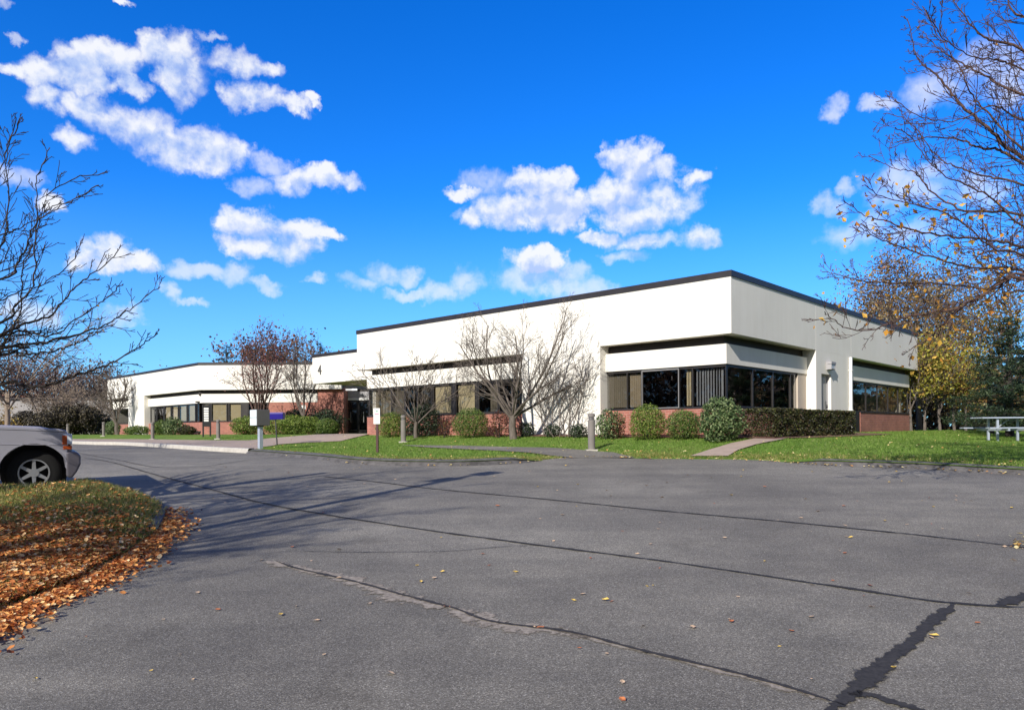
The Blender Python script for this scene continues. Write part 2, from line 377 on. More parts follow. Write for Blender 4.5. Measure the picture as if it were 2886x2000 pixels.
# ------------------------------------------------------------------ mesh builder
class MB:
    def __init__(s): s.v = []; s.f = []; s.m = []
    def quad(s, a, b, c, d, mi=0):
        i = len(s.v); s.v += [a, b, c, d]; s.f.append((i, i+1, i+2, i+3)); s.m.append(mi)
    def tri(s, a, b, c, mi=0):
        i = len(s.v); s.v += [a, b, c]; s.f.append((i, i+1, i+2)); s.m.append(mi)
    def hexa(s, p, mi=0):
        i = len(s.v); s.v += p
        for q in ((0,3,2,1),(4,5,6,7),(0,1,5,4),(1,2,6,5),(2,3,7,6),(3,0,4,7)):
            s.f.append(tuple(i+k for k in q)); s.m.append(mi)
    def box(s, x0, x1, y0, y1, z0, z1, mi=0):
        s.hexa([(x0,y0,z0),(x1,y0,z0),(x1,y1,z0),(x0,y1,z0),(x0,y0,z1),(x1,y0,z1),(x1,y1,z1),(x0,y1,z1)], mi)
    def fbox(s, F, s0, s1, r0, r1, z0, z1, mi=0):
        P = lambda a, b, z: fp(F, a, b, z)
        s.hexa([P(s0,r0,z0),P(s1,r0,z0),P(s1,r1,z0),P(s0,r1,z0),P(s0,r0,z1),P(s1,r0,z1),P(s1,r1,z1),P(s0,r1,z1)], mi)
    def tube(s, path, radii, sides=6, mi=0, cap=False):
        n = len(path); base = len(s.v)
        up = Vector((0.31, 0.17, 0.93))
        for k in range(n):
            p = path[k]
            d = (path[min(k+1, n-1)] - path[max(k-1, 0)])
            if d.length < 1e-6: d = Vector((0, 0, 1))
            d.normalize()
            a = d.cross(up)
            if a.length < 0.05: a = d.cross(Vector((1, 0, 0)))
            a.normalize(); b = d.cross(a)
            for j in range(sides):
                t = 2 * math.pi * j / sides
                q = p + (a * math.cos(t) + b * math.sin(t)) * radii[k]
                s.v.append((q.x, q.y, q.z))
        for k in range(n - 1):
            for j in range(sides):
                i0 = base + k*sides + j; i1 = base + k*sides + (j+1) % sides
                s.f.append((i0, i1, i1 + sides, i0 + sides)); s.m.append(mi)
        if cap:
            s.f.append(tuple(base + j for j in reversed(range(sides)))); s.m.append(mi)
            s.f.append(tuple(base + (n-1)*sides + j for j in range(sides))); s.m.append(mi)
    def lathe(s, prof, sides=16, mi=0, o=(0, 0, 0)):
        base = len(s.v)
        for (r, z) in prof:
            for j in range(sides):
                t = 2*math.pi*j/sides
                s.v.append((o[0] + r*math.cos(t), o[1] + r*math.sin(t), o[2] + z))
        for k in range(len(prof)-1):
            for j in range(sides):
                i0 = base + k*sides + j; i1 = base + k*sides + (j+1) % sides
                s.f.append((i0, i1, i1+sides, i0+sides)); s.m.append(mi)
        s.f.append(tuple(base + j for j in reversed(range(sides)))); s.m.append(mi)
        s.f.append(tuple(base + (len(prof)-1)*sides + j for j in range(sides))); s.m.append(mi)
    def leaf(s, p, size, rnd, nrm=None, aspect=0.55, mi=0):
        if nrm is None:
            nrm = Vector((rnd.gauss(0,1), rnd.gauss(0,1), rnd.gauss(0,1)))
        if nrm.length < 1e-4: nrm = Vector((0,0,1))
        nrm = nrm.normalized()
        a = nrm.cross(Vector((rnd.gauss(0,1), rnd.gauss(0,1), rnd.gauss(0,1))))
        if a.length < 1e-3: a = nrm.orthogonal()
        a.normalize(); b = nrm.cross(a)
        L = a * size * 0.5; W = b * size * 0.5 * aspect
        k = nrm * size * 0.12
        i = len(s.v)
        for q in (p - L, p + W + k, p + L, p - W + k): s.v.append((q.x, q.y, q.z))
        s.f.append((i, i+1, i+2, i+3)); s.m.append(mi)
    def build(s, name, mats, parent=None, smooth=False, recalc=False, local=False):
        me = bpy.data.meshes.new(name)
        me.from_pydata([tuple(v) for v in s.v], [], s.f)
        for mt in (mats if isinstance(mats, (list, tuple)) else [mats]): me.materials.append(mt)
        if len(me.materials) > 1: me.polygons.foreach_set('material_index', s.m)
        if recalc:
            bm = bmesh.new(); bm.from_mesh(me); bmesh.ops.recalc_face_normals(bm, faces=bm.faces); bm.to_mesh(me); bm.free()
        if smooth: me.polygons.foreach_set('use_smooth', [True]*len(me.polygons))
        me.update()
        o = bpy.data.objects.new(name, me); col.objects.link(o)
        if parent is not None:
            o.parent = parent
            if not local and parent.type == 'EMPTY':
                o.matrix_parent_inverse = Matrix.Translation(parent.location).inverted()
        return o

def fp(F, s, r, z):
    O, d, n = F
    q = O + d * s + n * r
    return (q.x, q.y, z)

def tag(o, label, cat, group=None):
    o['label'] = label; o['category'] = cat
    if group: o['group'] = group
    return o
def struct(o, kind='structure'):
    o['kind'] = kind; return o
def thing(name, label, cat, loc, group=None):
    o = bpy.data.objects.new(name, None); col.objects.link(o)
    o.location = loc; o.empty_display_size = 0.3
    return tag(o, label, cat, group)
def bevel(o, w, seg=2):
    m = o.modifiers.new('bevel', 'BEVEL'); m.width = w; m.segments = seg; m.limit_method = 'ANGLE'; m.angle_limit = rad(35)
    return o

# ------------------------------------------------------------------ polygons and sheets
def inpoly(x, y, P):
    c = False; n = len(P); j = n - 1
    for i in range(n):
        xi, yi = P[i][0], P[i][1]; xj, yj = P[j][0], P[j][1]
        if (yi > y) != (yj > y) and x < (xj - xi) * (y - yi) / (yj - yi) + xi: c = not c
        j = i
    return c
def dpoly(x, y, P):
    best = 1e9; p = Vector((x, y)); n = len(P)
    for i in range(n):
        a = Vector(P[i][:2]); b = Vector(P[(i+1) % n][:2]); ab = b - a
        t = max(0, min(1, (p - a).dot(ab) / max(1e-9, ab.length_squared)))
        best = min(best, (a + ab*t - p).length)
    return best
def densify(P, step, closed=True):
    out = []; n = len(P)
    for i in range(n if closed else n - 1):
        a = Vector(P[i][:2]); b = Vector(P[(i+1) % n][:2])
        k = max(1, int((b - a).length / step))
        for j in range(k): out.append(a + (b - a) * (j / k))
    if not closed: out.append(Vector(P[-1][:2]))
    return out
def sheet(name, P, zf, mat, res=0.8, off=0.0, edge_drop=None):
    B = densify(P, res)
    xs = [p.x for p in B]; ys = [p.y for p in B]
    pts = list(B); n = len(B)
    edges = [(i, (i+1) % n) for i in range(n)]
    y = min(ys)
    while y < max(ys):
        x = min(xs)
        while x < max(xs):
            if inpoly(x, y, B) and dpoly(x, y, B) > res * 0.4: pts.append(Vector((x, y)))
            x += res
        y += res
    V, E, F, *_ = delaunay_2d_cdt(pts, edges, [list(range(n))], 1, 1e-5)
    mb = MB()
    mb.v = [(p.x, p.y, zf(p.x, p.y) + off) for p in V]
    for f in F:
        a, b, c = (V[i] for i in f[:3])
        f = tuple(f)
        if (b - a).cross(c - a) < 0: f = tuple(reversed(f))
        mb.f.append(f); mb.m.append(0)
    o = mb.build(name, mat, smooth=True)
    return struct(o)
def sweep(name, path, prof, zf, mat, side=1.0):
    """prof: list of (across, height above zf at the path); path: plan points"""
    mb = MB(); n = len(path); m = len(prof)
    for i in range(n):
        d = (path[min(i+1, n-1)] - path[max(i-1, 0)]).normalized()
        nn = Vector((-d.y, d.x)) * side
        z0 = zf(path[i].x, path[i].y)
        for (a, h) in prof:
            q = path[i] + nn * a
            if name == 'asphalt_kerb': h = h * (1 - 0.97*mouth(path[i].x, path[i].y)) - 0.05*mouth(path[i].x, path[i].y)
            mb.v.append((q.x, q.y, z0 + h))
    for i in range(n - 1):
        for k in range(m - 1):
            a = i*m + k
            mb.f.append((a, a+1, a+m+1, a+m)); mb.m.append(0)
    return struct(mb.build(name, mat, smooth=True, recalc=False))

# ------------------------------------------------------------------ ground and lot
mb = MB()
xsl = [-3000, -600, -200, -90, -45, -15, 15, 45, 90, 200, 600, 3000]
ysl = [-3000, -500, -100, -30, -10, 0, 4, 8, 12, 14, 15, 16, 17, 18, 19, 20, 24, 30, 50, 80, 140, 300, 800, 3000]
for y in ysl:
    for x in xsl: mb.v.append((x, y, zlot(x, max(-10, min(60, y))) - 0.25))
w = len(xsl)
for j in range(len(ysl)-1):
    for i in range(w-1):
        mb.f.append((j*w+i, j*w+i+1, (j+1)*w+i+1, (j+1)*w+i)); mb.m.append(0)
struct(mb.build('ground', M['earth'], smooth=True))

mb = MB()
ysl = [-14 + 0.5*i for i in range(160)]
xsl = [-70 + 5*i for i in range(22)]
for y in ysl:
    for x in xsl: mb.v.append((x, y, zlot(x, y)))
w = len(xsl)
for j in range(len(ysl)-1):
    for i in range(w-1):
        mb.f.append((j*w+i, j*w+i+1, (j+1)*w+i+1, (j+1)*w+i)); mb.m.append(0)
struct(mb.build('parking_lot', M['asphalt'], smooth=True))

sheet('lawn', lawnP, lambda x, y: max(H(x, y), zlot(x, y) + 0.10 - 0.13*mouth(x, y)), M['lawn'], 0.6)
# berm kerb and white kerb
sweep('asphalt_kerb', Ksm[iw:55], [(-0.10,-0.03),(-0.02,0.05),(0.05,0.10),(0.14,0.135),(0.24,0.135),(0.34,0.11),(0.42,0.02)], zlot, M['berm'])
sweep('asphalt_kerb', Ksm[61:], [(-0.10,-0.03),(-0.02,0.05),(0.05,0.10),(0.14,0.135),(0.24,0.135),(0.34,0.11),(0.42,0.02)], zlot, M['berm'])
Hk = lambda x, y: zlot(x, y)
sweep('white_kerb', Ksm[:iw+1], [(-0.02,-0.05),(0.0,0.12),(0.03,0.155),(0.20,0.16),(0.215,0.0)], Hk, M['kerb'])

def gp(L, zf=H): return [L2(G(u, v, zf)) for u, v in L]
# pavement along the left wing and up to the entrance
kl = Ksm[:iw+1]
off = []
for i, p in enumerate(kl):
    d = (kl[min(i+1, len(kl)-1)] - kl[max(i-1, 0)]).normalized(); off.append(p + Vector((-d.y, d.x))*0.2)
side_back = gp([(1031,1223),(985,1223),(940,1224),(882,1226),(820,1231),(760,1236),(699,1242),(600,1241.5),(500,1240),(400,1238.5),(300,1238),(216,1237.5)])
side_front = gp([(712,1270),(741,1261),(783,1253.5),(850,1249),(961,1244),(1000,1234),(1034,1226)])
far_l = off[0]
swP = off + side_front + [fv + Vector((0.0, 6)) for fv in (side_front[-1], side_back[0])] + side_back + [side_back[-1] + dleft*22]
def Hs(x, y): return H(x, y)
sheet('sidewalk', swP, Hs, M['pave'], 0.6, 0.03)
# right hand walkway
wkP = gp([(1945,1287),(2052,1287),(2080,1270),(2130,1254.5),(2200,1241),(2300,1230.5),(2395,1223.5)]) + gp([(2395,1220.5),(2300,1224.5),(2200,1230),(2120,1239),(2060,1251),(2000,1269)])
sheet('walkway', wkP, lambda x, y: max(zlot(x, y) + 0.008, H(x, y) + 0.03), M['pave'], 0.4, 0.0)
# narrow drive strip behind the grass island
stP = gp([(1130,1256),(1300,1257.5),(1450,1262),(1640,1270),(1730,1277),(1790,1291),(1700,1296),(1620,1296),(1560,1287),(1450,1275),(1300,1267),(1200,1262)])
sheet('drive_strip', stP, lambda x, y: max(zlot(x, y) + 0.006, H(x, y) + 0.03), M['asphalt'], 0.4, 0.0)

# ------------------------------------------------------------------ foreground island at the left
islepx = [(250,1358),(352,1368),(410,1386),(452,1414),(462,1440),(438,1490),(355,1548),(205,1628),(0,1705),(-300,1850)]
isle0 = [L2(G(u, v, lambda x, y: zlot(x, y) + (0.06 if y < 10.5 else 0.18))) for u, v in islepx]
isleP = [Vector((-12.5, 7.6)), Vector((-9.2, 9.5)), Vector((-7.5, 10.5)), Vector((-6.9, 10.75))] + isle0 + [Vector((-5.5, 2.6)), Vector((-12, -1)), Vector((-14, 5))]
def Hi(x, y):
    d = dpoly(x, y, isleP)
    if not inpoly(x, y, isleP): d = 0
    t = min(1.0, d / 0.75); k_ = 0.05 + 0.27 * max(0.0, min(1.0, (y - 6.5) / 3.2))
    return zlot(x, y) + 0.03 + k_ * t * (1.6 - 0.6*t)
sheet('grass_island', [tuple(p) for p in isleP], Hi, M['isle'], 0.3)
edge = catmull([isle0[i] for i in range(2, 6)], 4)
sweep('island_kerb', edge, [(-0.02,-0.02),(-0.01,0.07),(0.05,0.09),(0.12,0.09),(0.2,0.03)], zlot, M['berm'], side=-1.0)

# ------------------------------------------------------------------ seams and cracks in the asphalt
def seam(name, px, w, mat, jit, seed):
    r = random.Random(seed)
    P = catmull([L2(G(u, v, zlot)) for u, v in px], 10)
    P = densify(P, 0.12, closed=False)
    mb = MB(); n = len(P)
    for i, p in enumerate(P):
        d = (P[min(i+1, n-1)] - P[max(i-1, 0)]).normalized(); nn = Vector((-d.y, d.x))
        jx = noise.noise(Vector((p.x*1.7, p.y*1.7, seed))) * jit
        ww = w * (0.55 + 0.9*abs(noise.noise(Vector((p.x*2.3, p.y*2.3, seed+9)))) + 0.5*r.random())
        if i < 4 or i > n-5: ww *= 0.4
        for sgn in (-1, 1):
            q = p + nn * (jx + sgn*ww*0.5)
            mb.v.append((q.x, q.y, zlot(q.x, q.y) + (0.005 if 'worn' in name else 0.009)))
    for i in range(n-1):
        mb.f.append((2*i, 2*i+2, 2*i+3, 2*i+1)); mb.m.append(0)
    o = mb.build(name, mat)
    uv = o.data.uv_layers.new(name='UVMap')
    for lp_ in o.data.loops: uv.data[lp_.index].uv = (0.0, lp_.vertex_index % 2)
    return struct(o)
s_ = 1.2531
def D(L): return [(a*s_, b*s_) for a, b in L]
seam('asphalt_seam', D([(190,1030),(330,1062),(480,1102),(590,1131),(760,1162),(1000,1198),(1200,1225),(1450,1257),(1700,1292),(1950,1330),(2130,1356),(2330,1368)]), 0.06, M['tar'], 0.02, 1)
seam('asphalt_seam', D([(690,1068),(840,1083),(980,1100),(1250,1125),(1500,1150),(1750,1172),(2000,1197),(2150,1213),(2400,1243)]), 0.06, M['tar'], 0.015, 2)
seam('asphalt_seam', D([(640,1240),(820,1242),(1000,1240),(1120,1231),(1210,1226)]), 0.018, M['tar'], 0.02, 3)
seam('asphalt_crack', D([(620,1262),(680,1282),(760,1298),(860,1325),(1000,1364),(1090,1396),(1240,1416),(1400,1450),(1600,1500),(1760,1545),(1900,1590)]), 0.05, M['tar'], 0.05, 4)
seam('worn_asphalt_patch', D([(600,1262),(690,1282),(800,1310),(880,1335),(950,1352),(1000,1366)]), 0.36, M['worn'], 0.07, 5)
seam('worn_asphalt_patch', D([(1010,1366),(1060,1384),(1130,1402),(1250,1418),(1330,1434)]), 0.34, M['worn'], 0.06, 6)
seam('worn_asphalt_patch', D([(1240,1417),(1400,1452),(1600,1502),(1760,1546),(1860,1575)]), 0.12, M['worn'], 0.03, 16)
seam('asphalt_crack', D([(1860,1600),(1920,1555),(1990,1502),(2060,1440),(2105,1400),(2148,1360)]), 0.15, M['tar'], 0.05, 7)
seam('asphalt_crack', D([(1905,1560),(1960,1562),(2010,1580),(2080,1600)]), 0.11, M['tar'], 0.05, 8)
seam('asphalt_crack', D([(2250,1362),(2290,1348),(2340,1330)]), 0.16, M['tar'], 0.05, 12)
seam('asphalt_seam', D([(175,1018),(300,1042),(420,1050),(520,1040),(700,1020)]), 0.04, M['tar'], 0.03, 9)

# ------------------------------------------------------------------ the office building
FL = (C, dL, dR); FR = (C, dR, dL)
FC = (Vector((-9.0, 47.3)), Vector((-1, 0)), Vector((0, 1)))
q7 = math.sqrt(0.5)
FW = (Vector((-20.2, 47.3)), Vector((-q7, q7)), Vector((q7, q7)))
def sat(F, u, r=0.0):
    k = (u - CX) / FPX; O, d, n = F
    bx, by = O.x + n.x*r, O.y + n.y*r
    return (k*by - bx) / (d.x - k*d.y)

bld = thing('office_building', 'long low white stucco office building with black roof edge and brick bases', 'building', (C.x, C.y, -0.3))
ZB, Z0, Z1, Z2, Z3, Z4, Z5 = -0.6, 0.60, 1.83, 2.405, 2.65, 4.25, 4.42
SPLIT = ('recess_band', 'window_post', 'end_wall')
def part(name, boxes, mat, parent=None, bev=0.0):
    if name in SPLIT and len(boxes) > 1:
        for q in boxes: part(name, [q], mat, parent, bev)
        return
    mb = MB()
    for (F, a, b, c, d, e, f) in boxes: mb.fbox(F, a, b, c, d, e, f)
    o = mb.build(name, mat, parent or bld, recalc=True)
    if bev: bevel(o, bev, 2)
    return o
AE = 17.75; AR = 19.4
a1 = sat(FL, 1692.7); a2 = sat(FL, 1472)
r1 = sat(FR, 2301); r2 = sat(FR, 2400)
rd0, rd1 = sat(FR, 2316), sat(FR, 2343)
# upper stucco bands (panels butt with 12 mm joints)
part('upper_wall', [(FL, 0, a1-0.006, 0, 0.25, Z3, Z4)], M['stucco'])
part('upper_wall', [(FL, a1+0.006, a2-0.006, 0, 0.25, Z3, Z4)], M['stucco'])
part('upper_wall', [(FL, a2+0.006, AE, 0, 0.25, Z3, Z4)], M['stucco'])
part('upper_wall', [(FR, 0.252, r1-0.006, 0, 0.25, Z3, Z4)], M['stucco'])
part('upper_wall', [(FR, r1+0.006, r2-0.006, 0, 0.25, Z3, Z4)], M['stucco'])
part('upper_wall', [(FR, r2+0.006, AR, 0, 0.25, Z3, Z4)], M['stucco'])
# full-height piers
part('wall', [(FL, a1, a2, 0, 0.7, ZB, Z3-0.002)], M['stucco'])
zd = 1.86
part('wall', [(FR, r1, rd0, 0, 0.7, ZB, Z3-0.002), (FR, rd1, r2, 0, 0.7, ZB, Z3-0.002), (FR, rd0, rd1, 0, 0.7, zd, Z3-0.002)], M['stucco'])
part('end_wall', [(FL, AE-0.25, AE, 0.252, AR, Z3, Z4), (FL, AE-0.7, AE-0.45, 0.5, AR, ZB, Z3-0.002), (FR, AR-0.25, AR, 0.252, AE-0.26, Z3, Z4), (FR, AR-0.7, AR-0.45, 0.6, AE-0.71, ZB, Z3-0.002)], M['stucco'])
# coping
CP = 0.03
part('coping', [(FL, -CP, AE+CP, -CP, 0.30, Z4+0.001, Z5), (FR, 0.302, AR+CP, -CP, 0.30, Z4+0.001, Z5), (FL, AE-0.27, AE+CP, 0.302, AR, Z4+0.001, Z5)], M['coping'])
part('roof', [(FL, 0.25, AE-0.25, 0.25, AR-0.25, Z4-0.2, Z4-0.02)], M['roof'])
# soffits + dark recess bands
part('soffit', [(FL, 0.25, a1-0.002, 0.251, 1.2, Z3+0.01, Z3+0.1), (FL, a2+0.002, AE-0.26, 0.251, 1.2, Z3+0.01, Z3+0.1), (FR, 1.21, r1-0.002, 0.251, 1.2, Z3+0.01, Z3+0.1), (FR, r2+0.002, AR-0.26, 0.251, 1.2, Z3+0.01, Z3+0.1)], M['beige'])
part('recess_band', [(FL, 0.46, a1-0.002, 0.46, 0.6, Z2-0.1, Z3+0.009), (FL, a2+0.002, AE-0.46, 0.46, 0.6, Z2-0.1, Z3+0.009), (FR, 0.61, r1-0.002, 0.46, 0.6, Z2-0.1, Z3+0.009), (FR, r2+0.002, AR-0.26, 0.46, 0.6, Z2-0.1, Z3+0.009)], M['slot'])
# lower stucco bands
part('lower_fascia', [(FL, 0.30, a1-0.002, 0.30, 0.455, Z1, Z2)], M['stucco'])
part('lower_fascia', [(FR, 0.457, r1-0.002, 0.30, 0.455, Z1, Z2)], M['stucco'])
part('lower_fascia', [(FL, a2+0.002, AE-0.30, 0.30, 0.455, Z1, Z2)], M['stucco'])
part('lower_fascia', [(FR, r2+0.002, AR-0.26, 0.30, 0.455, Z1, Z2)], M['stucco'])
# brick bases
rp = sat(FR, 2252, 0.3)
rb = sat(FR, 2425, 0.3)
part('brick_base', [(FL, 0.30, a1-0.002, 0.30, 0.5, ZB, Z0-0.03)], M['brickL'])
part('brick_base', [(FR, 0.502, r1-0.002, 0.30, 0.5, ZB, Z0-0.03)], M['brickR'])
part('brick_base', [(FL, a2+0.002, AE-0.30, 0.30, 0.5, ZB, Z0-0.03)], M['brickL'])
part('brick_base', [(FR, rb, AR-0.26, 0.30, 0.5, ZB, Z0-0.03)], M['brickR'])
part('pier', [(FR, rp, r1-0.05, 0.33, 0.6, Z0, Z1-0.002)], M['beige'])
part('side_panel', [(FR, r2+0.002, rb-0.002, 0.32, 0.5, ZB, Z0)], M['slot'])
# sills
part('sill', [(FL, 0.28, a1-0.002, 0.27, 0.5, Z0-0.028, Z0-0.001)], M['darkmetal'])
part('sill', [(FR, 0.502, rp-0.002, 0.27, 0.5, Z0-0.028, Z0-0.001)], M['darkmetal'])
part('sill', [(FL, a2+0.002, AE-0.28, 0.27, 0.5, Z0-0.028, Z0-0.001)], M['darkmetal'])
part('sill', [(FR, rb, AR-0.26, 0.27, 0.5, Z0-0.028, Z0-0.001)], M['darkmetal'])
# rooms
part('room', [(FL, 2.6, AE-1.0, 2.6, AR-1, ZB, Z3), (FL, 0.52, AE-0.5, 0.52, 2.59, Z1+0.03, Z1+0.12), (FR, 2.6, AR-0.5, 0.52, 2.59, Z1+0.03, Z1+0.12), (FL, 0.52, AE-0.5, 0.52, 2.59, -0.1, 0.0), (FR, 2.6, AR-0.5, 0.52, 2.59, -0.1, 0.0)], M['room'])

def window(F, s0, s1, z0, z1, r, blind=None, seed=0, mull='frame', bar=0.045, parent=None, head=0.07):
    if s0 > s1: s0, s1 = s1, s0
    rr = random.Random(seed)
    fr = part('window', [(F, s0, s0+bar, r, r+0.06, z0, z1), (F, s1-bar, s1, r, r+0.06, z0, z1), (F, s0+bar, s1-bar, r, r+0.06, z0, z0+bar), (F, s0+bar, s1-bar, r, r+0.06, z1-head, z1)], M[mull], parent)
    mb = MB(); mb.fbox(F, s0+bar+0.001, s1-bar-0.001, r+0.025, r+0.031, z0+bar+0.001, z1-head-0.001)
    mb.build('pane', M['glass'], fr, recalc=True)
    if blind:
        kind, mat, f0, f1 = blind
        mb = MB()
        A = s0 + bar + (s1-s0-2*bar)*f0; B = s0 + bar + (s1-s0-2*bar)*f1
        if kind == 'shade':
            mb.fbox(F, A+0.02, B-0.02, r+0.10, r+0.11, z0+0.06, z1-head-0.02)
        else:
            x = A
            tilt = rr.uniform(0.35, 0.6) if kind == 'open' else 0.12
            w = 0.085
            while x < B - 0.05:
                c = x + w/2; t = tilt * rr.uniform(0.6, 1.35)
                dx = w/2*math.cos(t); dr = w/2*math.sin(t)
                a = fp(F, c-dx, r+0.15-dr, z0+0.06); b = fp(F, c+dx, r+0.15+dr, z0+0.06)
                mb.quad(a, b, (b[0], b[1], z1-head-0.02), (a[0], a[1], z1-head-0.02))
                x += w * (0.98 if kind == 'closed' else rr.choice((1.0, 1.0, 1.1, 1.5)))
        mb.build('blind', M[mat], fr)
    return fr
# front recess by the corner
u2s = lambda F, r, us: [sat(F, u, r) for u in us]
rw = 0.36
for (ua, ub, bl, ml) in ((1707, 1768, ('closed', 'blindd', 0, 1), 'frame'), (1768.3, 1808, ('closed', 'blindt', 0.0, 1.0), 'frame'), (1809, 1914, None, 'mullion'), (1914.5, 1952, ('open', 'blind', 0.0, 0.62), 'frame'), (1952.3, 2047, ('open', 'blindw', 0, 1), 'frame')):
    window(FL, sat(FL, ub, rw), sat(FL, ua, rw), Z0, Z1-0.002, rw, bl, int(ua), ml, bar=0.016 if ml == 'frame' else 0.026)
us = [2123, 2180, 2229, 2251]
prev = 0.45
for i, u in enumerate(us):
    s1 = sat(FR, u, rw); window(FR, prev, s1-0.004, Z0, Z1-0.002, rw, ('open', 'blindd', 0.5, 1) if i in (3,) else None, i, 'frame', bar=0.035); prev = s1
# long front recess
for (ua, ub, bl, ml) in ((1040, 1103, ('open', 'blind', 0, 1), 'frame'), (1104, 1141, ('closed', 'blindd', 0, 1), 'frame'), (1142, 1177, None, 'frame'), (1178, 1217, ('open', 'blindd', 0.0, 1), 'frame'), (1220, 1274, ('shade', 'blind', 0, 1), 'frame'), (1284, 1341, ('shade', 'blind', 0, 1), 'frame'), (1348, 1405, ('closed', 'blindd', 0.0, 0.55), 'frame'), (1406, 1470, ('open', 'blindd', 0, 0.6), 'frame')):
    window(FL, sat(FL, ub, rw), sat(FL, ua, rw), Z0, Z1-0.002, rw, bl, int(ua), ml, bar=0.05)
part('window_post', [(FL, sat(FL, 1283, rw), sat(FL, 1275, rw), rw, rw+0.1, Z0, Z1-0.002), (FL, sat(FL, 1347, rw), sat(FL, 1342, rw), rw, rw+0.1, Z0, Z1-0.002)], M['frame'])
# far side recess
prev = r2 + 0.01
for i, u in enumerate((2442, 2474, 2504, 2532, 2560)):
    s1 = sat(FR, u, rw); window(FR, prev, s1-0.004, Z0, Z1-0.002, rw, None, i, 'frame', bar=0.03); prev = s1
window(FR, prev, AR-0.27, Z0, Z1-0.002, rw, None, 9, 'frame', bar=0.03)
# side door
dr = part('side_door', [(FR, rd0+0.06, rd1-0.05, 0.14, 0.19, ZB, zd-0.05)], M['paint_grey'])
part('door_frame', [(FR, rd0, rd0+0.058, 0.10, 0.25, ZB, zd-0.002), (FR, rd1-0.048, rd1, 0.10, 0.25, ZB, zd-0.002), (FR, rd0+0.059, rd1-0.049, 0.10, 0.25, zd-0.048, zd-0.002)], M['panelgrey'], dr)
mb = MB(); hx = rd1-0.14
mb.fbox(FR, hx-0.02, hx+0.02, 0.125, 0.139, 0.62, 0.92); mb.fbox(FR, hx-0.10, hx+0.015, 0.08, 0.10, 0.76, 0.785); mb.fbox(FR, hx-0.012, hx+0.012, 0.1, 0.125, 0.76, 0.785)
mb.build('door_handle', M['darkmetal'], dr, recalc=True)
# wall lamp over the door
sl0, sl1 = sat(FR, 2330), sat(FR, 2342)
lamp = part('wall_lamp', [(FR, sl0, sl1, -0.05, -0.001, 2.02, 2.30), (FR, sl0-0.02, sl1+0.02, -0.19, -0.051, 2.22, 2.30), (FR, sl0, sl0+0.03, -0.18, -0.051, 2.03, 2.219), (FR, sl1-0.03, sl1, -0.18, -0.051, 2.03, 2.219)], M['panelgrey'])
part('lamp_lens', [(FR, sl0+0.032, sl1-0.032, -0.165, -0.052, 2.05, 2.218)], M['lens'], lamp)
# downspout
sp = sat(FR, 2393)
part('downspout', [(FR, sp, sp+0.10, -0.11, -0.02, -0.3, 2.62), (FR, sp-0.02, sp+0.12, -0.13, -0.001, 2.1, 2.14), (FR, sp-0.02, sp+0.12, -0.13, -0.001, 0.6, 0.64)], M['white'])

# entrance portal
cs0_ = sat(FC, 969, 0.3) - 0.05
pr = 4.4
ps = sat(FL, 882, pr)
part('entrance_fascia', [(FL, AE+0.01, ps, pr, pr+0.3, 2.72, Z4)], M['stucco'])
part('entrance_soffit', [(FL, AE+0.01, ps-0.02, pr+0.301, pr+10, 2.72, 2.80)], M['beige'])
part('entrance_wall', [(FC, -9, cs0_ + 1.9, 3.0, 3.2, ZB, Z4)], M['stucco'])
part('entrance_end', [(FL, ps-0.3, ps, pr+0.302, pr+4.5, 2.82, Z4)], M['stucco'])
part('entrance_roof', [(FL, AE+0.02, ps-0.31, pr+0.31, pr+7, Z4-0.2, Z4-0.05)], M['roof'])
part('entrance_coping', [(FL, AE+0.035, ps+CP, pr-CP, pr+0.33, Z4+0.001, Z5)], M['coping'])
# house number on the portal
M['numeral'] = simple('numeral_grey', (0.10, 0.10, 0.10), 0.5)
cu = bpy.data.curves.new('house_number', 'FONT'); cu.body = '4'; cu.size = 0.80; cu.extrude = 0.02; cu.align_x = 'CENTER'
tmp = bpy.data.objects.new('tmp', cu); col.objects.link(tmp)
bpy.context.view_layer.update()
me = bpy.data.meshes.new_from_object(tmp.evaluated_get(bpy.context.evaluated_depsgraph_get()))
bpy.data.objects.remove(tmp)
sn = sat(FL, 903, pr)
pn = fp(FL, sn, pr-0.025, 3.22)
ang = math.atan2(-dL.y, -dL.x)
mw = Matrix.Translation(Vector(pn)) @ Matrix.Rotation(ang, 4, 'Z') @ Matrix.Rotation(rad(90), 4, 'X')
me.transform(mw)
me.materials.clear(); me.materials.append(M['numeral'])
num = bpy.data.objects.new('house_number', me); col.objects.link(num); num.parent = bld; num.matrix_parent_inverse = Matrix.Translation(bld.location).inverted()
# chamfer section
cs0 = sat(FC, 969, 0.3); cs1 = sat(FC, 895, 0.3); ce = 11.2
part('upper_wall', [(FC, 2.0, ce-0.006, 0, 0.25, Z3, Z4)], M['stucco'])
part('coping', [(FC, 2.0, ce+CP, -CP, 0.3, Z4+0.001, Z5)], M['coping'])
part('recess_band', [(FC, cs1, ce+0.2, 0.46, 0.6, Z2-0.1, Z3+0.02)], M['slot'])
part('lower_fascia', [(FC, cs1, ce-0.124, 0.30, 0.455, Z1, Z2)], M['stucco'])
wl0 = sat(FC, 757, 0.3)
part('brick_base', [(FC, wl0+0.002, ce-0.124, 0.30, 0.5, ZB, Z0-0.03)], M['brickC'])
part('brick_wall', [(FC, cs1+0.002, wl0, 0.33, 0.5, ZB, Z1-0.002)], M['brickC'])
part('brick_wall', [(FC, cs0, cs1, 0.31, 0.5, ZB, 2.719), (FC, cs0, cs0+0.2, 0.502, 2.3, ZB, 2.719)], M['brickC'])
prevu = 757
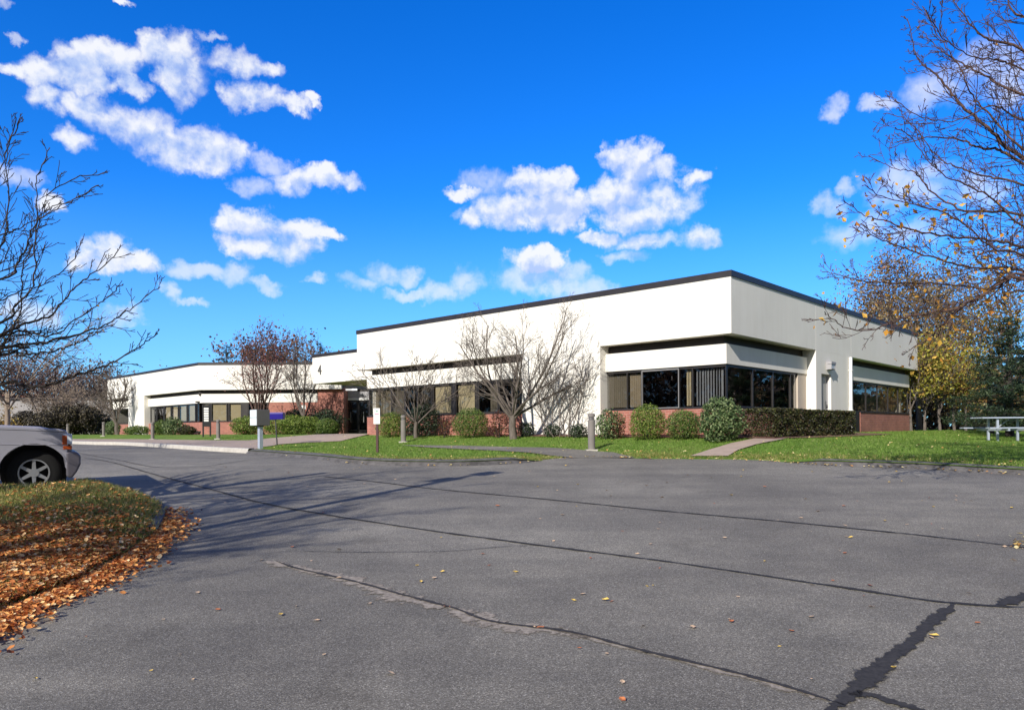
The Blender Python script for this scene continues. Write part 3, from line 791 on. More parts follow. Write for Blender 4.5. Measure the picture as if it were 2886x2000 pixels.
for (ua, ub, bl) in ((727, 756, None), (698, 726, ('open', 'blindd', 0, 0.6)), (644, 682, ('shade', 'blind', 0, 1)), (594, 641, ('shade', 'blind', 0, 1)), (570, 590, ('shade', 'blind', 0, 1))):
    window(FC, sat(FC, ub, rw), sat(FC, ua, rw), Z0, Z1-0.002, rw, bl, int(ua), 'frame', bar=0.07)
part('window_post', [(FC, sat(FC, 697.5, rw), sat(FC, 682.5, rw), rw, rw+0.1, Z0, Z1-0.002), (FC, sat(FC, 593.5, rw), sat(FC, 590.5, rw), rw, rw+0.1, Z0, Z1-0.002), (FC, ce-0.13, sat(FC, 570.5, rw), rw, rw+0.1, Z0, Z1-0.002)], M['frame'])
part('plaque', [(FC, sat(FC, 862, 0.3), sat(FC, 847, 0.3), 0.30, 0.329, 1.35, 1.62)], M['white'])
# glass entrance
er = 1.6
e0, e1, em = sat(FC, 1042, er), sat(FC, 970, er), sat(FC, 1009, er)
part('transom_panel', [(FC, e0, e1, er, er+0.1, 2.12, 2.56)], M['panelgrey'])
part('door_header', [(FC, e0, e1, er-0.08, er+0.1, 1.98, 2.118)], M['white'])
part('entrance_light', [(FC, sat(FC, 1006, 0.9), sat(FC, 971, 0.9), 0.9, 1.1, 2.60, 2.715)], M['lamp'])
part('entrance_back', [(FC, e0, e1, er+0.02, er+0.2, 2.562, 2.715)], M['slot'])
for a, b in ((e0, em), (em, e1)):
    d_ = part('entrance_door', [(FC, a, a+0.08, er, er+0.06, -0.3, 1.97), (FC, b-0.08, b, er, er+0.06, -0.3, 1.97), (FC, a+0.081, b-0.081, er, er+0.06, -0.3, 0.0), (FC, a+0.081, b-0.081, er, er+0.06, 1.88, 1.97)], M['frame'])
    mb = MB(); mb.fbox(FC, a+0.085, b-0.085, er+0.02, er+0.03, 0.01, 1.87); mb.build('pane', M['glassd'], d_, recalc=True)
    mb = MB(); mb.fbox(FC, (a+b)/2-0.02, (a+b)/2+0.02, er-0.06, er-0.03, 0.5, 1.2); mb.build('door_handle', M['mullion'], d_, recalc=True)
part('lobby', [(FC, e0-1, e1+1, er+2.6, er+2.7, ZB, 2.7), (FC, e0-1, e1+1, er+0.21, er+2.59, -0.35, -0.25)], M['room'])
# left wing
WL = 18.6
w1 = sat(FW, 407); w2 = sat(FW, 362)
part('upper_wall', [(FW, 0.0, WL, 0.0, 0.25, Z3, Z4)], M['stucco'])
part('coping', [(FW, 0.01, WL+CP, -CP, 0.3, Z4+0.001, Z5)], M['coping'])
part('wall', [(FW, w1, w2, 0, 0.7, ZB, Z3-0.002)], M['stucco'])
part('end_wall', [(FW, WL-0.25, WL, 0.252, 14, Z3, Z4), (FW, WL-0.7, WL-0.45, 0.5, 14, ZB, Z3-0.002)], M['stucco'])
part('recess_band', [(FW, 0.2, w1-0.002, 0.46, 0.6, Z2-0.1, Z3+0.02), (FW, w2+0.002, WL-0.5, 0.46, 0.6, Z2-0.1, Z3+0.02)], M['slot'])
part('lower_fascia', [(FW, 0.124, w1-0.002, 0.30, 0.455, Z1, Z2)], M['stucco'])
part('lower_fascia', [(FW, w2+0.002, WL-0.30, 0.30, 0.455, Z1, Z2)], M['stucco'])
part('brick_base', [(FW, 0.124, w1-0.002, 0.30, 0.5, ZB, Z0-0.03)], M['brickL'])
part('brick_base', [(FW, w2+0.002, WL-0.30, 0.30, 0.5, ZB, Z0-0.03)], M['brickL'])
for (ua, ub, bl) in ((424, 441, None), (442, 462, None), (463, 482, ('shade', 'blind', 0.15, 1)), (484, 503, ('shade', 'blind', 0.3, 1)), (505, 527, ('shade', 'blind', 0.2, 1)), (529, 551, ('shade', 'blind', 0.1, 1)), (555, 562, None)):
    window(FW, sat(FW, ub, rw), sat(FW, ua, rw), Z0, Z1-0.002, rw, bl, int(ua), 'frame', bar=0.09)
window(FW, w2+0.01, WL-0.5, Z0, Z1-0.002, rw, None, 3, 'frame', bar=0.09)
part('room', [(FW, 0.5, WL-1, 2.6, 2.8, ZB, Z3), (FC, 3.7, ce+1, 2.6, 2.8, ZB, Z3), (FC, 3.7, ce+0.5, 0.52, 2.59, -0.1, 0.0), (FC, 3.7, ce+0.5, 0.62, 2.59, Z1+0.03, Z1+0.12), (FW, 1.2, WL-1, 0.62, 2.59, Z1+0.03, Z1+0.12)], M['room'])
mb = MB()
rp_ = [(-20.3, 47.6), (-33.2, 60.6), (-22, 74), (-3, 62), (-9, 47.6)]
mb.v = [(x, y, Z4-0.1) for x, y in reversed(rp_)]; mb.f = [tuple(range(5))]; mb.m = [0]
mb.build('roof', M['roof'], bld)
for uu in (455, 463, 478):
    p = fp(FW, sat(FW, uu, 1.6), 1.6, 0)
    mb = MB(); mb.lathe([(0.10, Z4-0.1), (0.10, Z5+0.12), (0.16, Z5+0.12), (0.16, Z5+0.2)], 10, o=(p[0], p[1], 0)); mb.build('roof_vent', M['darkmetal'], bld)

# mulch beds
def bed(name, pts): sheet(name, pts, H, M['mulch'], 0.4, 0.035)
P2 = lambda F, s, r: (F[0] + F[1]*s + F[2]*r)
bed('mulch_bed', [P2(FL, 0, -0.05), P2(FL, 9.6, -0.05), P2(FL, 9.6, -0.6), P2(FL, 5, -0.75), P2(FL, 0.5, -1.0), P2(FL, -1.6, -0.9), P2(FL, -2.0, 0.5), P2(FL, -1.8, 8.8), P2(FL, -0.05, 8.8), P2(FL, -0.05, 0)])

# ------------------------------------------------------------------ plants
def unit(r):
    while True:
        v = Vector((r.uniform(-1, 1), r.uniform(-1, 1), r.uniform(-1, 1)))
        if 0.05 < v.length < 1: return v.normalized()

def shrub(name, label, cat, c, rx, ry, h, mat, n=2200, size=0.05, seed=1, group=None, lump=0.25, stems=5, flat=0.0, stemmat='barkd'):
    r = random.Random(seed)
    root = thing(name, label, cat, c, group)
    mb = MB(); base = Vector(c)
    for i in range(int(n * 1.7)):
        d = unit(r)
        if d.z < 0:
            hl_ = max(0.05, math.hypot(d.x, d.y)); tg = math.sqrt(max(0, 1 - d.z**4)) * 0.97
            d.x *= tg/hl_; d.y *= tg/hl_
        k = 1.0 + lump * noise.noise(d * 2.2 + Vector((seed * 3.1, 0, 0))) + 0.5*lump * noise.noise(d * 5.5 + Vector((0, seed * 1.7, 0)))
        q = r.random() ** 0.22
        if flat: d.z = math.copysign(abs(d.z) ** (1 - flat), d.z)
        p = base + Vector((d.x * rx * k * q, d.y * ry * k * q, h*0.5 + d.z * h*0.52 * k * q))
        if p.z < base.z + 0.02: p.z = base.z + 0.02 + r.random()*0.08
        mb.leaf(p, size * 0.88 * r.uniform(0.6, 1.3), r, d*1.2 + unit(r), 0.6)
    mb.build('foliage', M[mat], root)
    mb = MB()
    for i in range(stems):
        d = unit(r); d.z = abs(d.z) + 0.6
        tip = base + Vector((d.x * rx * 0.8, d.y * ry * 0.8, h * r.uniform(0.6, 0.95)))
        mid = base.lerp(tip, 0.5) + unit(r) * 0.08
        mb.tube([base + Vector((d.x*0.08, d.y*0.08, -0.1)), mid, tip], [0.022, 0.014, 0.005], 5)
    mb.build('stem', M[stemmat], root)
    return root

def on_ground(u, Y):
    p = ray(u, 1210) * Y
    return Vector((p.x, Y, H(p.x, Y) - 0.02))
def px_shrub(name, label, cat, u0, u1, v0, v1, Y, mat, **kw):
    uc = (u0+u1)/2
    c = on_ground(uc, Y)
    top = at(uc, v0, Y).z
    rx = (u1-u0)/2 / FPX * Y * 1.12
    h = max(0.2, (top - c.z) * 1.04)
    return shrub(name, label, cat, c, rx, kw.pop('ry', rx*0.9), h, mat, **kw)

GS = 'shrubs planted along the building'
px_shrub('round_shrub', 'large round clipped green shrub in front of corner windows', 'shrub', 1780, 1872, 1143, 1224, 20.9, 'f_lime', n=4200, size=0.05, seed=3, group=GS, lump=0.14)
px_shrub('round_shrub', 'lower round shrub between the big ball shrub and the rhododendron', 'shrub', 1880, 1972, 1158, 1224, 20.3, 'f_green', n=3600, size=0.05, seed=4, group=GS, lump=0.18)
px_shrub('rhododendron', 'tall pale leaved rhododendron at the building corner', 'shrub', 1978, 2086, 1126, 1228, 19.2, 'f_rhodo', n=3600, size=0.085, seed=5, group=GS, lump=0.35)
px_shrub('rhododendron', 'small dark rhododendron with red twigs beside the nearest bollard', 'shrub', 1682, 1752, 1157, 1224, 22.0, 'f_rhodo', n=1100, size=0.075, seed=6, group=GS, lump=0.45)
px_shrub('red_twig_shrub', 'thin dark red twiggy shrub against brick near corner', 'shrub', 1715, 1762, 1172, 1222, 21.9, 'f_red', n=420, size=0.06, seed=7, group=GS, lump=0.5)
px_shrub('small_shrub', 'tiny evergreen shrub at white wall foot by nearest bollard', 'shrub', 1607, 1655, 1196, 1222, 23.2, 'f_dark', n=700, size=0.06, seed=8, group=GS)
px_shrub('small_shrub', 'tiny evergreen shrub at white wall foot between bare wall shrubs', 'shrub', 1537, 1578, 1196, 1222, 24.2, 'f_dark', n=650, size=0.06, seed=9, group=GS)
px_shrub('small_shrub', 'tiny evergreen shrub at white wall foot beside the big bare tree', 'shrub', 1460, 1507, 1190, 1222, 25.0, 'f_dark', n=700, size=0.06, seed=10, group=GS)
px_shrub('round_shrub', 'round green ball shrub below the plain tan blinds', 'shrub', 1280, 1374, 1154, 1221, 26.3, 'f_green', n=4200, size=0.055, seed=11, group=GS, lump=0.14)
px_shrub('rhododendron', 'dark green rhododendron behind the small bare tree', 'shrub', 1150, 1238, 1143, 1222, 28.6, 'f_dark', n=1800, size=0.09, seed=12, group=GS, lump=0.4)
px_shrub('clipped_shrub', 'yellow green clipped shrub beside the white notice sign', 'shrub', 1066, 1146, 1166, 1223, 29.6, 'f_lime', n=3600, size=0.06, seed=13, group=GS, lump=0.2)
px_shrub('red_twig_shrub', 'sparse brown red twig shrub between dark rhododendron and ball shrub', 'shrub', 1234, 1280, 1180, 1222, 27.3, 'f_red', n=420, size=0.06, seed=14, group=GS, lump=0.5)
px_shrub('red_twig_shrub', 'loose reddish shrub left of the big bare tree trunk', 'shrub', 1376, 1440, 1160, 1222, 25.6, 'f_red', n=520, size=0.07, seed=15, group=GS, lump=0.5)
px_shrub('clipped_shrub', 'low spreading clipped shrub behind white mailbox', 'shrub', 656, 735, 1176, 1224, 43.5, 'f_lime', n=2600, size=0.10, seed=16, group=GS, lump=0.25)
px_shrub('clipped_shrub', 'broad mounded clipped shrub before the entrance brick wall', 'shrub', 738, 905, 1173, 1225, 42.5, 'f_lime', n=5200, size=0.10, seed=17, group=GS, lump=0.22, ry=1.3)
px_shrub('round_shrub', 'darker dome shrub at right end of entrance bed', 'shrub', 893, 952, 1182, 1226, 41.5, 'f_green', n=2600, size=0.09, seed=18, group=GS, lump=0.15)
px_shrub('rhododendron', 'tall dark evergreen shrub against entrance brick wall', 'shrub', 866, 962, 1156, 1222, 44.8, 'f_dark', n=2600, size=0.13, seed=19, group=GS, lump=0.35, ry=0.9)
px_shrub('rhododendron', 'dark evergreen shrub against brick under the white plaque', 'shrub', 796, 872, 1156, 1222, 45.3, 'f_dark', n=2200, size=0.13, seed=20, group=GS, lump=0.3, ry=0.8)
px_shrub('rhododendron', 'leafy rhododendron below the left wing windows', 'shrub', 458, 516, 1181, 1224, 47.0, 'f_rhodo', n=1600, size=0.12, seed=21, group=GS, lump=0.4)
px_shrub('clipped_shrub', 'green shrub beside the left wing rhododendron and bollard', 'shrub', 433, 476, 1187, 1224, 47.8, 'f_green', n=1500, size=0.11, seed=22, group=GS)
px_shrub('round_shrub', 'small brownish dome shrub near directory sign', 'shrub', 504, 548, 1201, 1225, 45.5, 'f_hedge', n=1300, size=0.09, seed=23, group=GS)
px_shrub('small_shrub', 'low green shrub at foot of the left white pier', 'shrub', 354, 418, 1201, 1226, 51.5, 'f_green', n=1300, size=0.11, seed=24, group=GS)
px_shrub('rhododendron', 'leafy green shrub by the farthest wing window', 'shrub', 298, 336, 1188, 1226, 55.5, 'f_rhodo', n=1200, size=0.13, seed=25, group=GS)

# clipped hedge along the side face
r = random.Random(31)
hg = thing('clipped_hedge', 'long clipped dark hedge running along shaded side wall', 'hedge', fp(FR, 4.5, -1.0, -0.3))
mb = MB()
hs0, hs1 = -0.5, sat(FR, 2388, -1.0) - 0.75
for i in range(26000):
    s = r.uniform(hs0, hs1); rr = r.uniform(-1.5, -0.55); t = r.random() ** 0.8
    face = r.random()
    top = 0.47 + 0.05*noise.noise(Vector((s*1.3, rr*2, 0)))
    if face < 0.42: rr = -1.5 + abs(r.gauss(0, 0.07)) + 0.06*noise.noise(Vector((s*2, t*3, 4)))
    elif face < 0.72: t = 1 - abs(r.gauss(0, 0.06))
    elif face < 0.80: s = r.choice((hs0, hs1)) + r.gauss(0, 0.05)
    p = Vector(fp(FR, s, rr, 0)); z0 = H(p.x, p.y)
    p.z = z0 + 0.02 + (top - z0) * max(0, min(1.03, t))
    mb.leaf(p, 0.06*r.uniform(0.6, 1.3), r, None, 0.7)
mb.build('foliage', M['f_hedge'], hg)
for i in range(14):
    mb = MB()
    s = r.uniform(hs0+.1, hs1-.1); a = Vector(fp(FR, s, -1.0 + r.uniform(-.2, .2), 0)); z0 = H(a.x, a.y)
    b_ = Vector(fp(FR, s + r.uniform(-.2, .2), -1.0 + r.uniform(-.35, .35), 0))
    mb.tube([Vector((a.x, a.y, z0-0.05)), Vector((b_.x, b_.y, z0 + 0.6))], [0.018, 0.008], 4)
    mb.build('stem', M['barkd'], hg)

# ------------------------------------------------------------------ trees
def limb(mb, p, d, L, rad0, lvl, P, r, tips, sides):
    n = max(3, int(L / P['seg']))
    path = [p.copy()]; q = p.copy(); d = d.normalized()
    for i in range(n):
        d = (d + unit(r) * P['wig'] + Vector((0, 0, 1)) * P['trop'][lvl]).normalized()
        q = q + d * (L / n); path.append(q.copy())
    rad1 = max(P['rmin'], rad0 * P['taper'])
    radii = [rad0 + (rad1 - rad0) * i / n for i in range(n + 1)]
    mb.tube(path, radii, sides)
    if lvl + 1 >= P['levels']:
        tips.append((q, d)); 
        if P.get('midtips'): tips.append((path[n // 2], d))
        return
    k = P['kids'][lvl]
    for j in range(k):
        t = P['start'][lvl] + (1 - P['start'][lvl]) * (j + r.random()) / k
        i = min(n - 1, int(t * n)); f = t * n - i
        base = path[i].lerp(path[i + 1], f)
        dd = (path[i + 1] - path[i]).normalized()
        ax = dd.cross(unit(r))
        if ax.length < 0.1: continue
        nd = Matrix.Rotation(rad(r.uniform(*P['ang'][lvl])), 3, ax.normalized()) @ dd
        nl = L * r.uniform(*P['ratio'][lvl]) * (1 - 0.45 * t)
        limb(mb, base, nd, nl, max(P['rmin'], (rad0 + (rad1 - rad0) * t) * P['rr']), lvl + 1, P, r, tips, 5 if lvl == 0 else 3)
    tips.append((q, d))

def leaves_at(root, tips, mat, n, spread, size, r, name='leaves'):
    mb = MB()
    for i in range(n):
        q, d = r.choice(tips)
        mb.leaf(q + Vector((r.gauss(0, spread), r.gauss(0, spread), r.gauss(0, spread))), size * r.uniform(0.6, 1.3), r, None, 0.65)
    return mb.build(name, M[mat], root)

def bare_tree(name, label, base, height, trunk_h, trunk_r, nmain, splay, P, seed, bark='bark', leaf=None, group=None, mains=None, cat='tree'):
    r = random.Random(seed)
    root = thing(name, label, cat, base, group)
    mb = MB(); b = Vector(base)
    top = b + Vector((r.uniform(-.1, .1), r.uniform(-.1, .1), trunk_h))
    pts = [b + Vector((0, 0, -0.25)), b + Vector((0, 0, 0.05)), b.lerp(top, 0.5) + Vector((r.uniform(-.04, .04), r.uniform(-.04, .04), 0)), top]
    if trunk_h > 0.05: mb.tube(pts, [trunk_r*1.5, trunk_r*1.15, trunk_r, trunk_r*0.9], 8)
    mb.build('trunk', M[bark], root, smooth=True)
    mb = MB(); tips = []
    for i in range(nmain):
        a = 2 * math.pi * (i + r.uniform(-.3, .3)) / nmain
        sp = rad(r.uniform(*splay))
        d = Vector((math.cos(a) * math.sin(sp), math.sin(a) * math.sin(sp), math.cos(sp)))
        L = (height - trunk_h) / max(0.55, math.cos(sp * 0.7)) * r.uniform(0.8, 1.02)
        st = b.lerp(top, r.uniform(0.75, 1.0)) if trunk_h > 0.05 else b + Vector((d.x*0.1, d.y*0.1, -0.1))
        limb(mb, st, d, L, trunk_r * r.uniform(0.33, 0.46), 0, P, r, tips, 6)
    mb.build('branches', M[bark], root, smooth=True)
    if leaf: leaves_at(root, tips, leaf[0], leaf[1], leaf[2], leaf[3], r)
    return root, tips

PB = dict(seg=0.22, wig=0.13, trop=[0.05, 0.07, 0.06, 0.05], taper=0.3, rmin=0.004, levels=4, kids=[9, 6, 4], start=[0.22, 0.15, 0.15], ang=[(22, 50), (22, 50), (25, 55)], ratio=[(0.45, 0.7), (0.4, 0.65), (0.4, 0.6)], rr=0.5)
TG = 'small bare ornamental trees in front of the building'
bare_tree('bare_tree', 'large bare vase shaped tree before the white front wall', on_ground(1447, 24.4), 3.75, 0.8, 0.12, 11, (16, 72), dict(PB, rmin=0.0042, kids=[9, 6, 4], trop=[0.035, 0.06, 0.06, 0.05], ratio=[(0.4, 0.6), (0.4, 0.6), (0.4, 0.6)]), 41, 'bark', None, TG)
bare_tree('bare_tree', 'small bare tree beside dark rhododendron and long window row', on_ground(1172, 28.0), 2.8, 0.65, 0.075, 7, (12, 58), dict(PB, kids=[8, 5, 3], rmin=0.006), 42, 'bark', None, TG)
bare_tree('bare_tree', 'many stemmed tree with reddish crown behind white mailbox', on_ground(738, 43.0), 5.7, 0.25, 0.15, 8, (5, 25), dict(PB, seg=0.4, kids=[8, 6, 3], rmin=0.009, ratio=[(0.3, 0.5), (0.4, 0.6), (0.4, 0.6)]), 43, 'barkr', ('f_pink', 2000, 0.2, 0.085), TG)
bare_tree('bare_tree', 'tall forked bare tree in front of the entrance brick wall', on_ground(858, 43.6), 5.9, 0.9, 0.13, 6, (6, 30), dict(PB, seg=0.4, kids=[7, 5, 3], rmin=0.008, ratio=[(0.3, 0.5), (0.4, 0.6), (0.4, 0.6)]), 44, 'bark', ('f_tan', 250, 0.2, 0.09), TG)
bare_tree('bare_tree', 'small bare tree at the far left wing corner', on_ground(330, 55.0), 4.3, 0.9, 0.13, 7, (15, 48), dict(PB, seg=0.4, kids=[7, 5, 3], rmin=0.012), 45, 'bark', None, TG)
WG = 'bare shrubs growing against the white wall'
for i, (u, Y, hh, lab) in enumerate(((1535, 24.6, 2.3, 'upright bare wall shrub nearest the big bare tree'), (1572, 24.0, 2.9, 'tallest spreading bare shrub against middle of the white wall'), (1600, 23.7, 2.2, 'low leaning bare shrub on white wall nearest the corner recess'))):
    bare_tree('wall_shrub', lab, on_ground(u, Y), hh, 0.0, 0.05, 4 + i % 2, (8, 45), dict(PB, kids=[6, 5, 3], rmin=0.0045), 50 + i, 'bark', None, WG, cat='shrub')

# traced-limb trees at the frame edges
def traced_tree(name, label, trunk, tr_r, limbs, seed, bark, P, twig_gap, twig_len, leafspec=None, rs=0.035):
    r = random.Random(seed)
    b = trunk[0]
    root = thing(name, label, 'tree', (b.x, b.y, b.z))
    mb = MB(); n = len(trunk)
    tp = catmull(trunk, 5)
    mb.tube(tp, [tr_r * (1.45 - 0.45*min(1, i/3)) * (1 - 0.6 * i / len(tp)) for i in range(len(tp))], 10)
    mb.build('trunk', M[bark], root, smooth=True)
    mb = MB(); tips = []
    for (pts, r0) in limbs:
        path = catmull(pts, 6); m = len(path)
        rads = [max(0.006, r0 * (1 - 0.88 * i / m)) for i in range(m)]
        path = [p + unit(r) * 0.015 for p in path]
        mb.tube(path, rads, 6)
        acc = 0
        for i in range(2, m - 1):
            acc += (path[i] - path[i-1]).length
            while acc > twig_gap:
                acc -= twig_gap * r.uniform(0.7, 1.3)
                dd = (path[i + 1] - path[i]).normalized()
                ax = dd.cross(unit(r))
                if ax.length < 0.1: continue
                nd = Matrix.Rotation(rad(r.uniform(22, 55)), 3, ax.normalized()) @ dd
                limb(mb, path[i], nd, twig_len * r.uniform(0.45, 1.15) * (1 - 0.7 * i / m), max(P['rmin'], min(0.012, rads[i] * 0.42)), 0, P, r, tips, 4)
    mb.build('branches', M[bark], root, smooth=True)
    if leafspec: leaves_at(root, [t for t in tips if leafspec[4](t[0])], leafspec[0], leafspec[1], leafspec[2], leafspec[3], r)
    return root

PT = dict(seg=0.12, wig=0.16, trop=[0.07, 0.06, 0.05], taper=0.35, rmin=0.0035, levels=2, kids=[4, 3], start=[0.2, 0.2], ang=[(20, 50), (20, 50)], ratio=[(0.4, 0.7), (0.4, 0.6)], rr=0.6)
LL = [
 ([(0,908),(44,864),(92,803),(99,710),(103,583),(105,496),(140,420)], 0.030),
 ([(0,943),(70,912),(145,886),(189,833),(246,781),(307,737),(331,702)], 0.034),
 ([(0,950),(80,932),(145,947),(246,877),(307,833),(346,798)], 0.026),
 ([(0,985),(100,970),(202,947),(272,925),(333,895),(382,860),(452,805)], 0.034),
 ([(0,1085),(73,1090),(139,1085),(201,1061),(274,1038),(347,1007),(412,963),(445,935)], 0.040),
 ([(0,1001),(55,999),(117,994),(173,983),(210,970),(246,951),(290,930)], 0.030),
 ([(-60,800),(4,689),(22,627),(20,434),(48,329)], 0.030),
 ([(0,790),(48,746),(79,680),(105,623),(158,588),(219,557),(276,522)], 0.026),
 ([(0,663),(40,648),(66,640),(123,601),(170,570)], 0.018),
 ([(60,740),(101,658),(132,553),(210,502),(302,489)], 0.014),
 ([(-40,560),(2,480),(30,400),(60,330)], 0.014),
 ([(-30,860),(30,830),(120,800),(200,740),(235,670)], 0.020),
 ([(-80,1010),(20,960),(60,850),(62,760),(90,690)], 0.026),
]
lr = random.Random(3)
ltrunk = [Vector((-7.6, 8.3, zlot(-7.6, 8.3) + 0.1)), Vector((-7.55, 8.35, -0.2)), Vector((-7.4, 8.5, 0.8)), Vector((-7.3, 8.6, 1.9)), Vector((-7.1, 8.7, 3.0))]
limbs = []
for pts, r0 in LL:
    Y0 = 8.6 + lr.uniform(-0.2, 0.2); Y1 = Y0 + lr.uniform(-0.9, 1.0)
    W = [at(u, v, Y0 + (Y1 - Y0) * i / len(pts)) for i, (u, v) in enumerate(pts)]
    z = max(-0.3, min(2.2, W[0].z - 0.55))
    W = [Vector((-7.5 + 0.05 * z, 8.4 + 0.1*z, z))] + W
    limbs.append((W, r0 * 0.56))
# boughs on the far side of the trunk, outside the picture
for k in range(14):
    a = rad(95 + 13 * k); z = 0.1 + 0.16 * k
    d = Vector((math.cos(a), math.sin(a), 0)) * lr.uniform(0.6, 1.0)
    s0 = Vector((-7.5, 8.4, z)); limbs.append(([s0, s0 + d*0.9 + Vector((0, 0, 0.5)), s0 + d*1.9 + Vector((0, 0, 1.3)), s0 + d*2.6 + Vector((0, 0, 2.1))], 0.055))
traced_tree('bare_tree', 'bare dark branched tree on the leaf covered island at left', ltrunk, 0.17, limbs, 61, 'barkd', dict(PT, kids=[3, 3]), 0.115, 0.5)

RL = [
 ([(2886,446),(2787,361),(2712,301),(2682,261),(2652,226),(2607,185),(2582,155),(2556,50)], 0.045),
 ([(2886,461),(2812,421),(2757,416),(2712,396),(2637,386),(2560,400),(2500,420)], 0.040),
 ([(2886,140),(2797,115),(2757,95),(2722,50),(2682,-10),(2640,-90)], 0.035),
 ([(2886,606),(2737,596),(2687,581),(2627,541),(2577,486),(2527,476),(2450,440)], 0.035),
 ([(2886,697),(2787,677),(2687,667),(2587,652),(2497,622),(2436,606),(2381,566)], 0.036),
 ([(2886,767),(2737,752),(2637,727),(2537,697),(2471,667),(2425,642)], 0.034),
 ([(2886,773),(2801,814),(2651,799),(2463,795),(2365,776),(2315,764)], 0.034),
 ([(2886,784),(2775,829),(2707,866),(2651,919),(2610,960),(2560,985)], 0.050),
 ([(2707,866),(2600,885),(2538,897),(2470,925),(2395,927),(2350,900),(2322,880)], 0.024),
 ([(2886,271),(2787,220),(2722,185),(2660,150),(2600,90)], 0.035),
 ([(2886,420),(2800,330),(2740,270),(2700,180),(2650,110),(2600,20)], 0.030),
 ([(2886,520),(2790,500),(2700,470),(2640,440),(2560,340),(2490,320)], 0.030),
 ([(2886,640),(2800,560),(2720,520),(2640,480),(2560,380),(2520,360)], 0.028),
 ([(2886,50),(2840,0),(2800,-80)], 0.04),
 ([(2886,340),(2800,300),(2700,340),(2600,330),(2520,280)], 0.026),
 ([(2886,720),(2800,700),(2700,620),(2600,580),(2500,560),(2430,520)], 0.028),
 ([(2886,200),(2820,170),(2740,160),(2660,110),(2610,30)], 0.026),
 ([(2886,820),(2800,870),(2720,930),(2660,990)], 0.026),
]
rr_ = random.Random(5)
rtrunk = [Vector((10.6, 10.6, H(10.6, 10.6))), Vector((10.55, 10.6, 0.6)), Vector((10.4, 10.6, 2.2)), Vector((10.4, 10.7, 4.6)), Vector((10.2, 10.8, 7.6))]
limbs = []
for pts, r0 in RL:
    Y0 = 10.6 + rr_.uniform(-0.3, 0.3); Y1 = Y0 + rr_.uniform(-1.6, 1.4)
    W = [at(u, v, Y0 + (Y1 - Y0) * i / len(pts)) for i, (u, v) in enumerate(pts)]
    if pts[0][0] >= 2880:
        z = max(0.9, min(7.2, W[0].z - 0.9 - 0.2*rr_.random()))
        W = [Vector((10.45, 10.6, z)), (Vector((10.45, 10.6, z)) + W[0]) * 0.5 + Vector((0, 0, -0.1))] + W
    limbs.append((W, r0 * 0.7))
for k in range(16):
    a = rad(-75 + 11 * k) ; z = 1.5 + 0.36 * k
    d = Vector((math.cos(a), math.sin(a), 0)) * rr_.uniform(0.7, 1.1)
    s0 = Vector((10.4, 10.6, z)); limbs.append(([s0, s0 + d*1.4 + Vector((0, 0, 0.5)), s0 + d*2.9 + Vector((0, 0, 1.5)), s0 + d*4.0 + Vector((0, 0, 2.6))], 0.06))
PT2 = dict(PT, levels=3, kids=[3, 3], trop=[0.045, 0.04, 0.03], rmin=0.0036)
traced_tree('bare_tree', 'large nearly bare tree with last orange leaves at right edge', rtrunk, 0.22, limbs, 62, 'barkr', PT2, 0.13, 0.9,
            ('f_orange', 380, 0.07, 0.085, lambda p: p.z < 3.4 and p.x / p.y < 0.75 or lr.random() < 0.03))

# street tree behind the camera's left whose shadow falls on the lot, and a lamp post beside it
bare_tree('bare_tree', 'bare tree further along the island whose branch shadow falls across asphalt', (-8.3, 1.3, zlot(-8.3, 1.3) + 0.1), 6.9, 3.0, 0.20, 12, (10, 50), dict(PB, kids=[8, 6, 3], seg=0.35, rmin=0.007), 63, 'barkd')
sun_d = Vector((0.55, 0.835, 0)); 
lx, ly = -5.35, 5.75
lp = thing('lamp_post', 'tall twin headed lamp post whose long shadow crosses the lot', 'lamp post', (lx, ly, Hi(lx, ly)))
mb = MB(); mb.tube([Vector((lx, ly, -1.5)), Vector((lx, ly, 4.35))], [0.085, 0.075], 10, cap=True); mb.build('pole', M['darkmetal'], lp)
mb = MB(); mb.tube([Vector((lx - 0.3, ly - 0.42, 4.3)), Vector((lx + 0.3, ly + 0.42, 4.3))], [0.03, 0.03], 6, cap=True); mb.build('arm', M['darkmetal'], lp)
for sg in (-1, 1):
    mb = MB(); F = (Vector((lx, ly)), Vector((0.58, 0.815)), Vector((0.815, -0.58)))
    a, b = sorted((sg*0.36, sg*0.95)); mb.fbox(F, a, b, -0.2, 0.2, 4.2, 4.36); o = mb.build('lamp_head', M['darkmetal'], lp, recalc=True); bevel(o, 0.03)

# ------------------------------------------------------------------ background trees
PBG = dict(seg=0.7, wig=0.14, trop=[0.05, 0.05, 0.04], taper=0.3, rmin=0.009, levels=3, kids=[9, 6], start=[0.15, 0.15], ang=[(22, 55), (22, 55)], ratio=[(0.4, 0.65), (0.4, 0.6)], rr=0.5, midtips=True)
def bg_tree(label, u, Y, vtop, trunk_h, nmain, splay, leafs, seed, bark='barkr', group='trees standing behind the lawn at the right', tr=0.14, zb=None, P=PBG, name='autumn_tree'):
    p = ray(u, 1210) * Y
    z = H(p.x, Y) if zb is None else zb
    b = Vector((p.x, Y, z - 0.1))
    h = at(u, vtop, Y).z - b.z
    r = random.Random(seed)
    root, tips = bare_tree(name, label, b, h, trunk_h, tr, nmain, splay, P, seed, bark, None, group)
    for (m, n, s, sz) in leafs: leaves_at(root, tips, m, n, s, sz, r)
    return root
bg_tree('tall tan and ochre tree rising behind the right end of roof', 2535, 43, 775, 2.2, 9, (5, 24), [('f_tan', 2800, 0.38, 0.15), ('f_brown', 3000, 0.4, 0.16)], 71, 'bark')
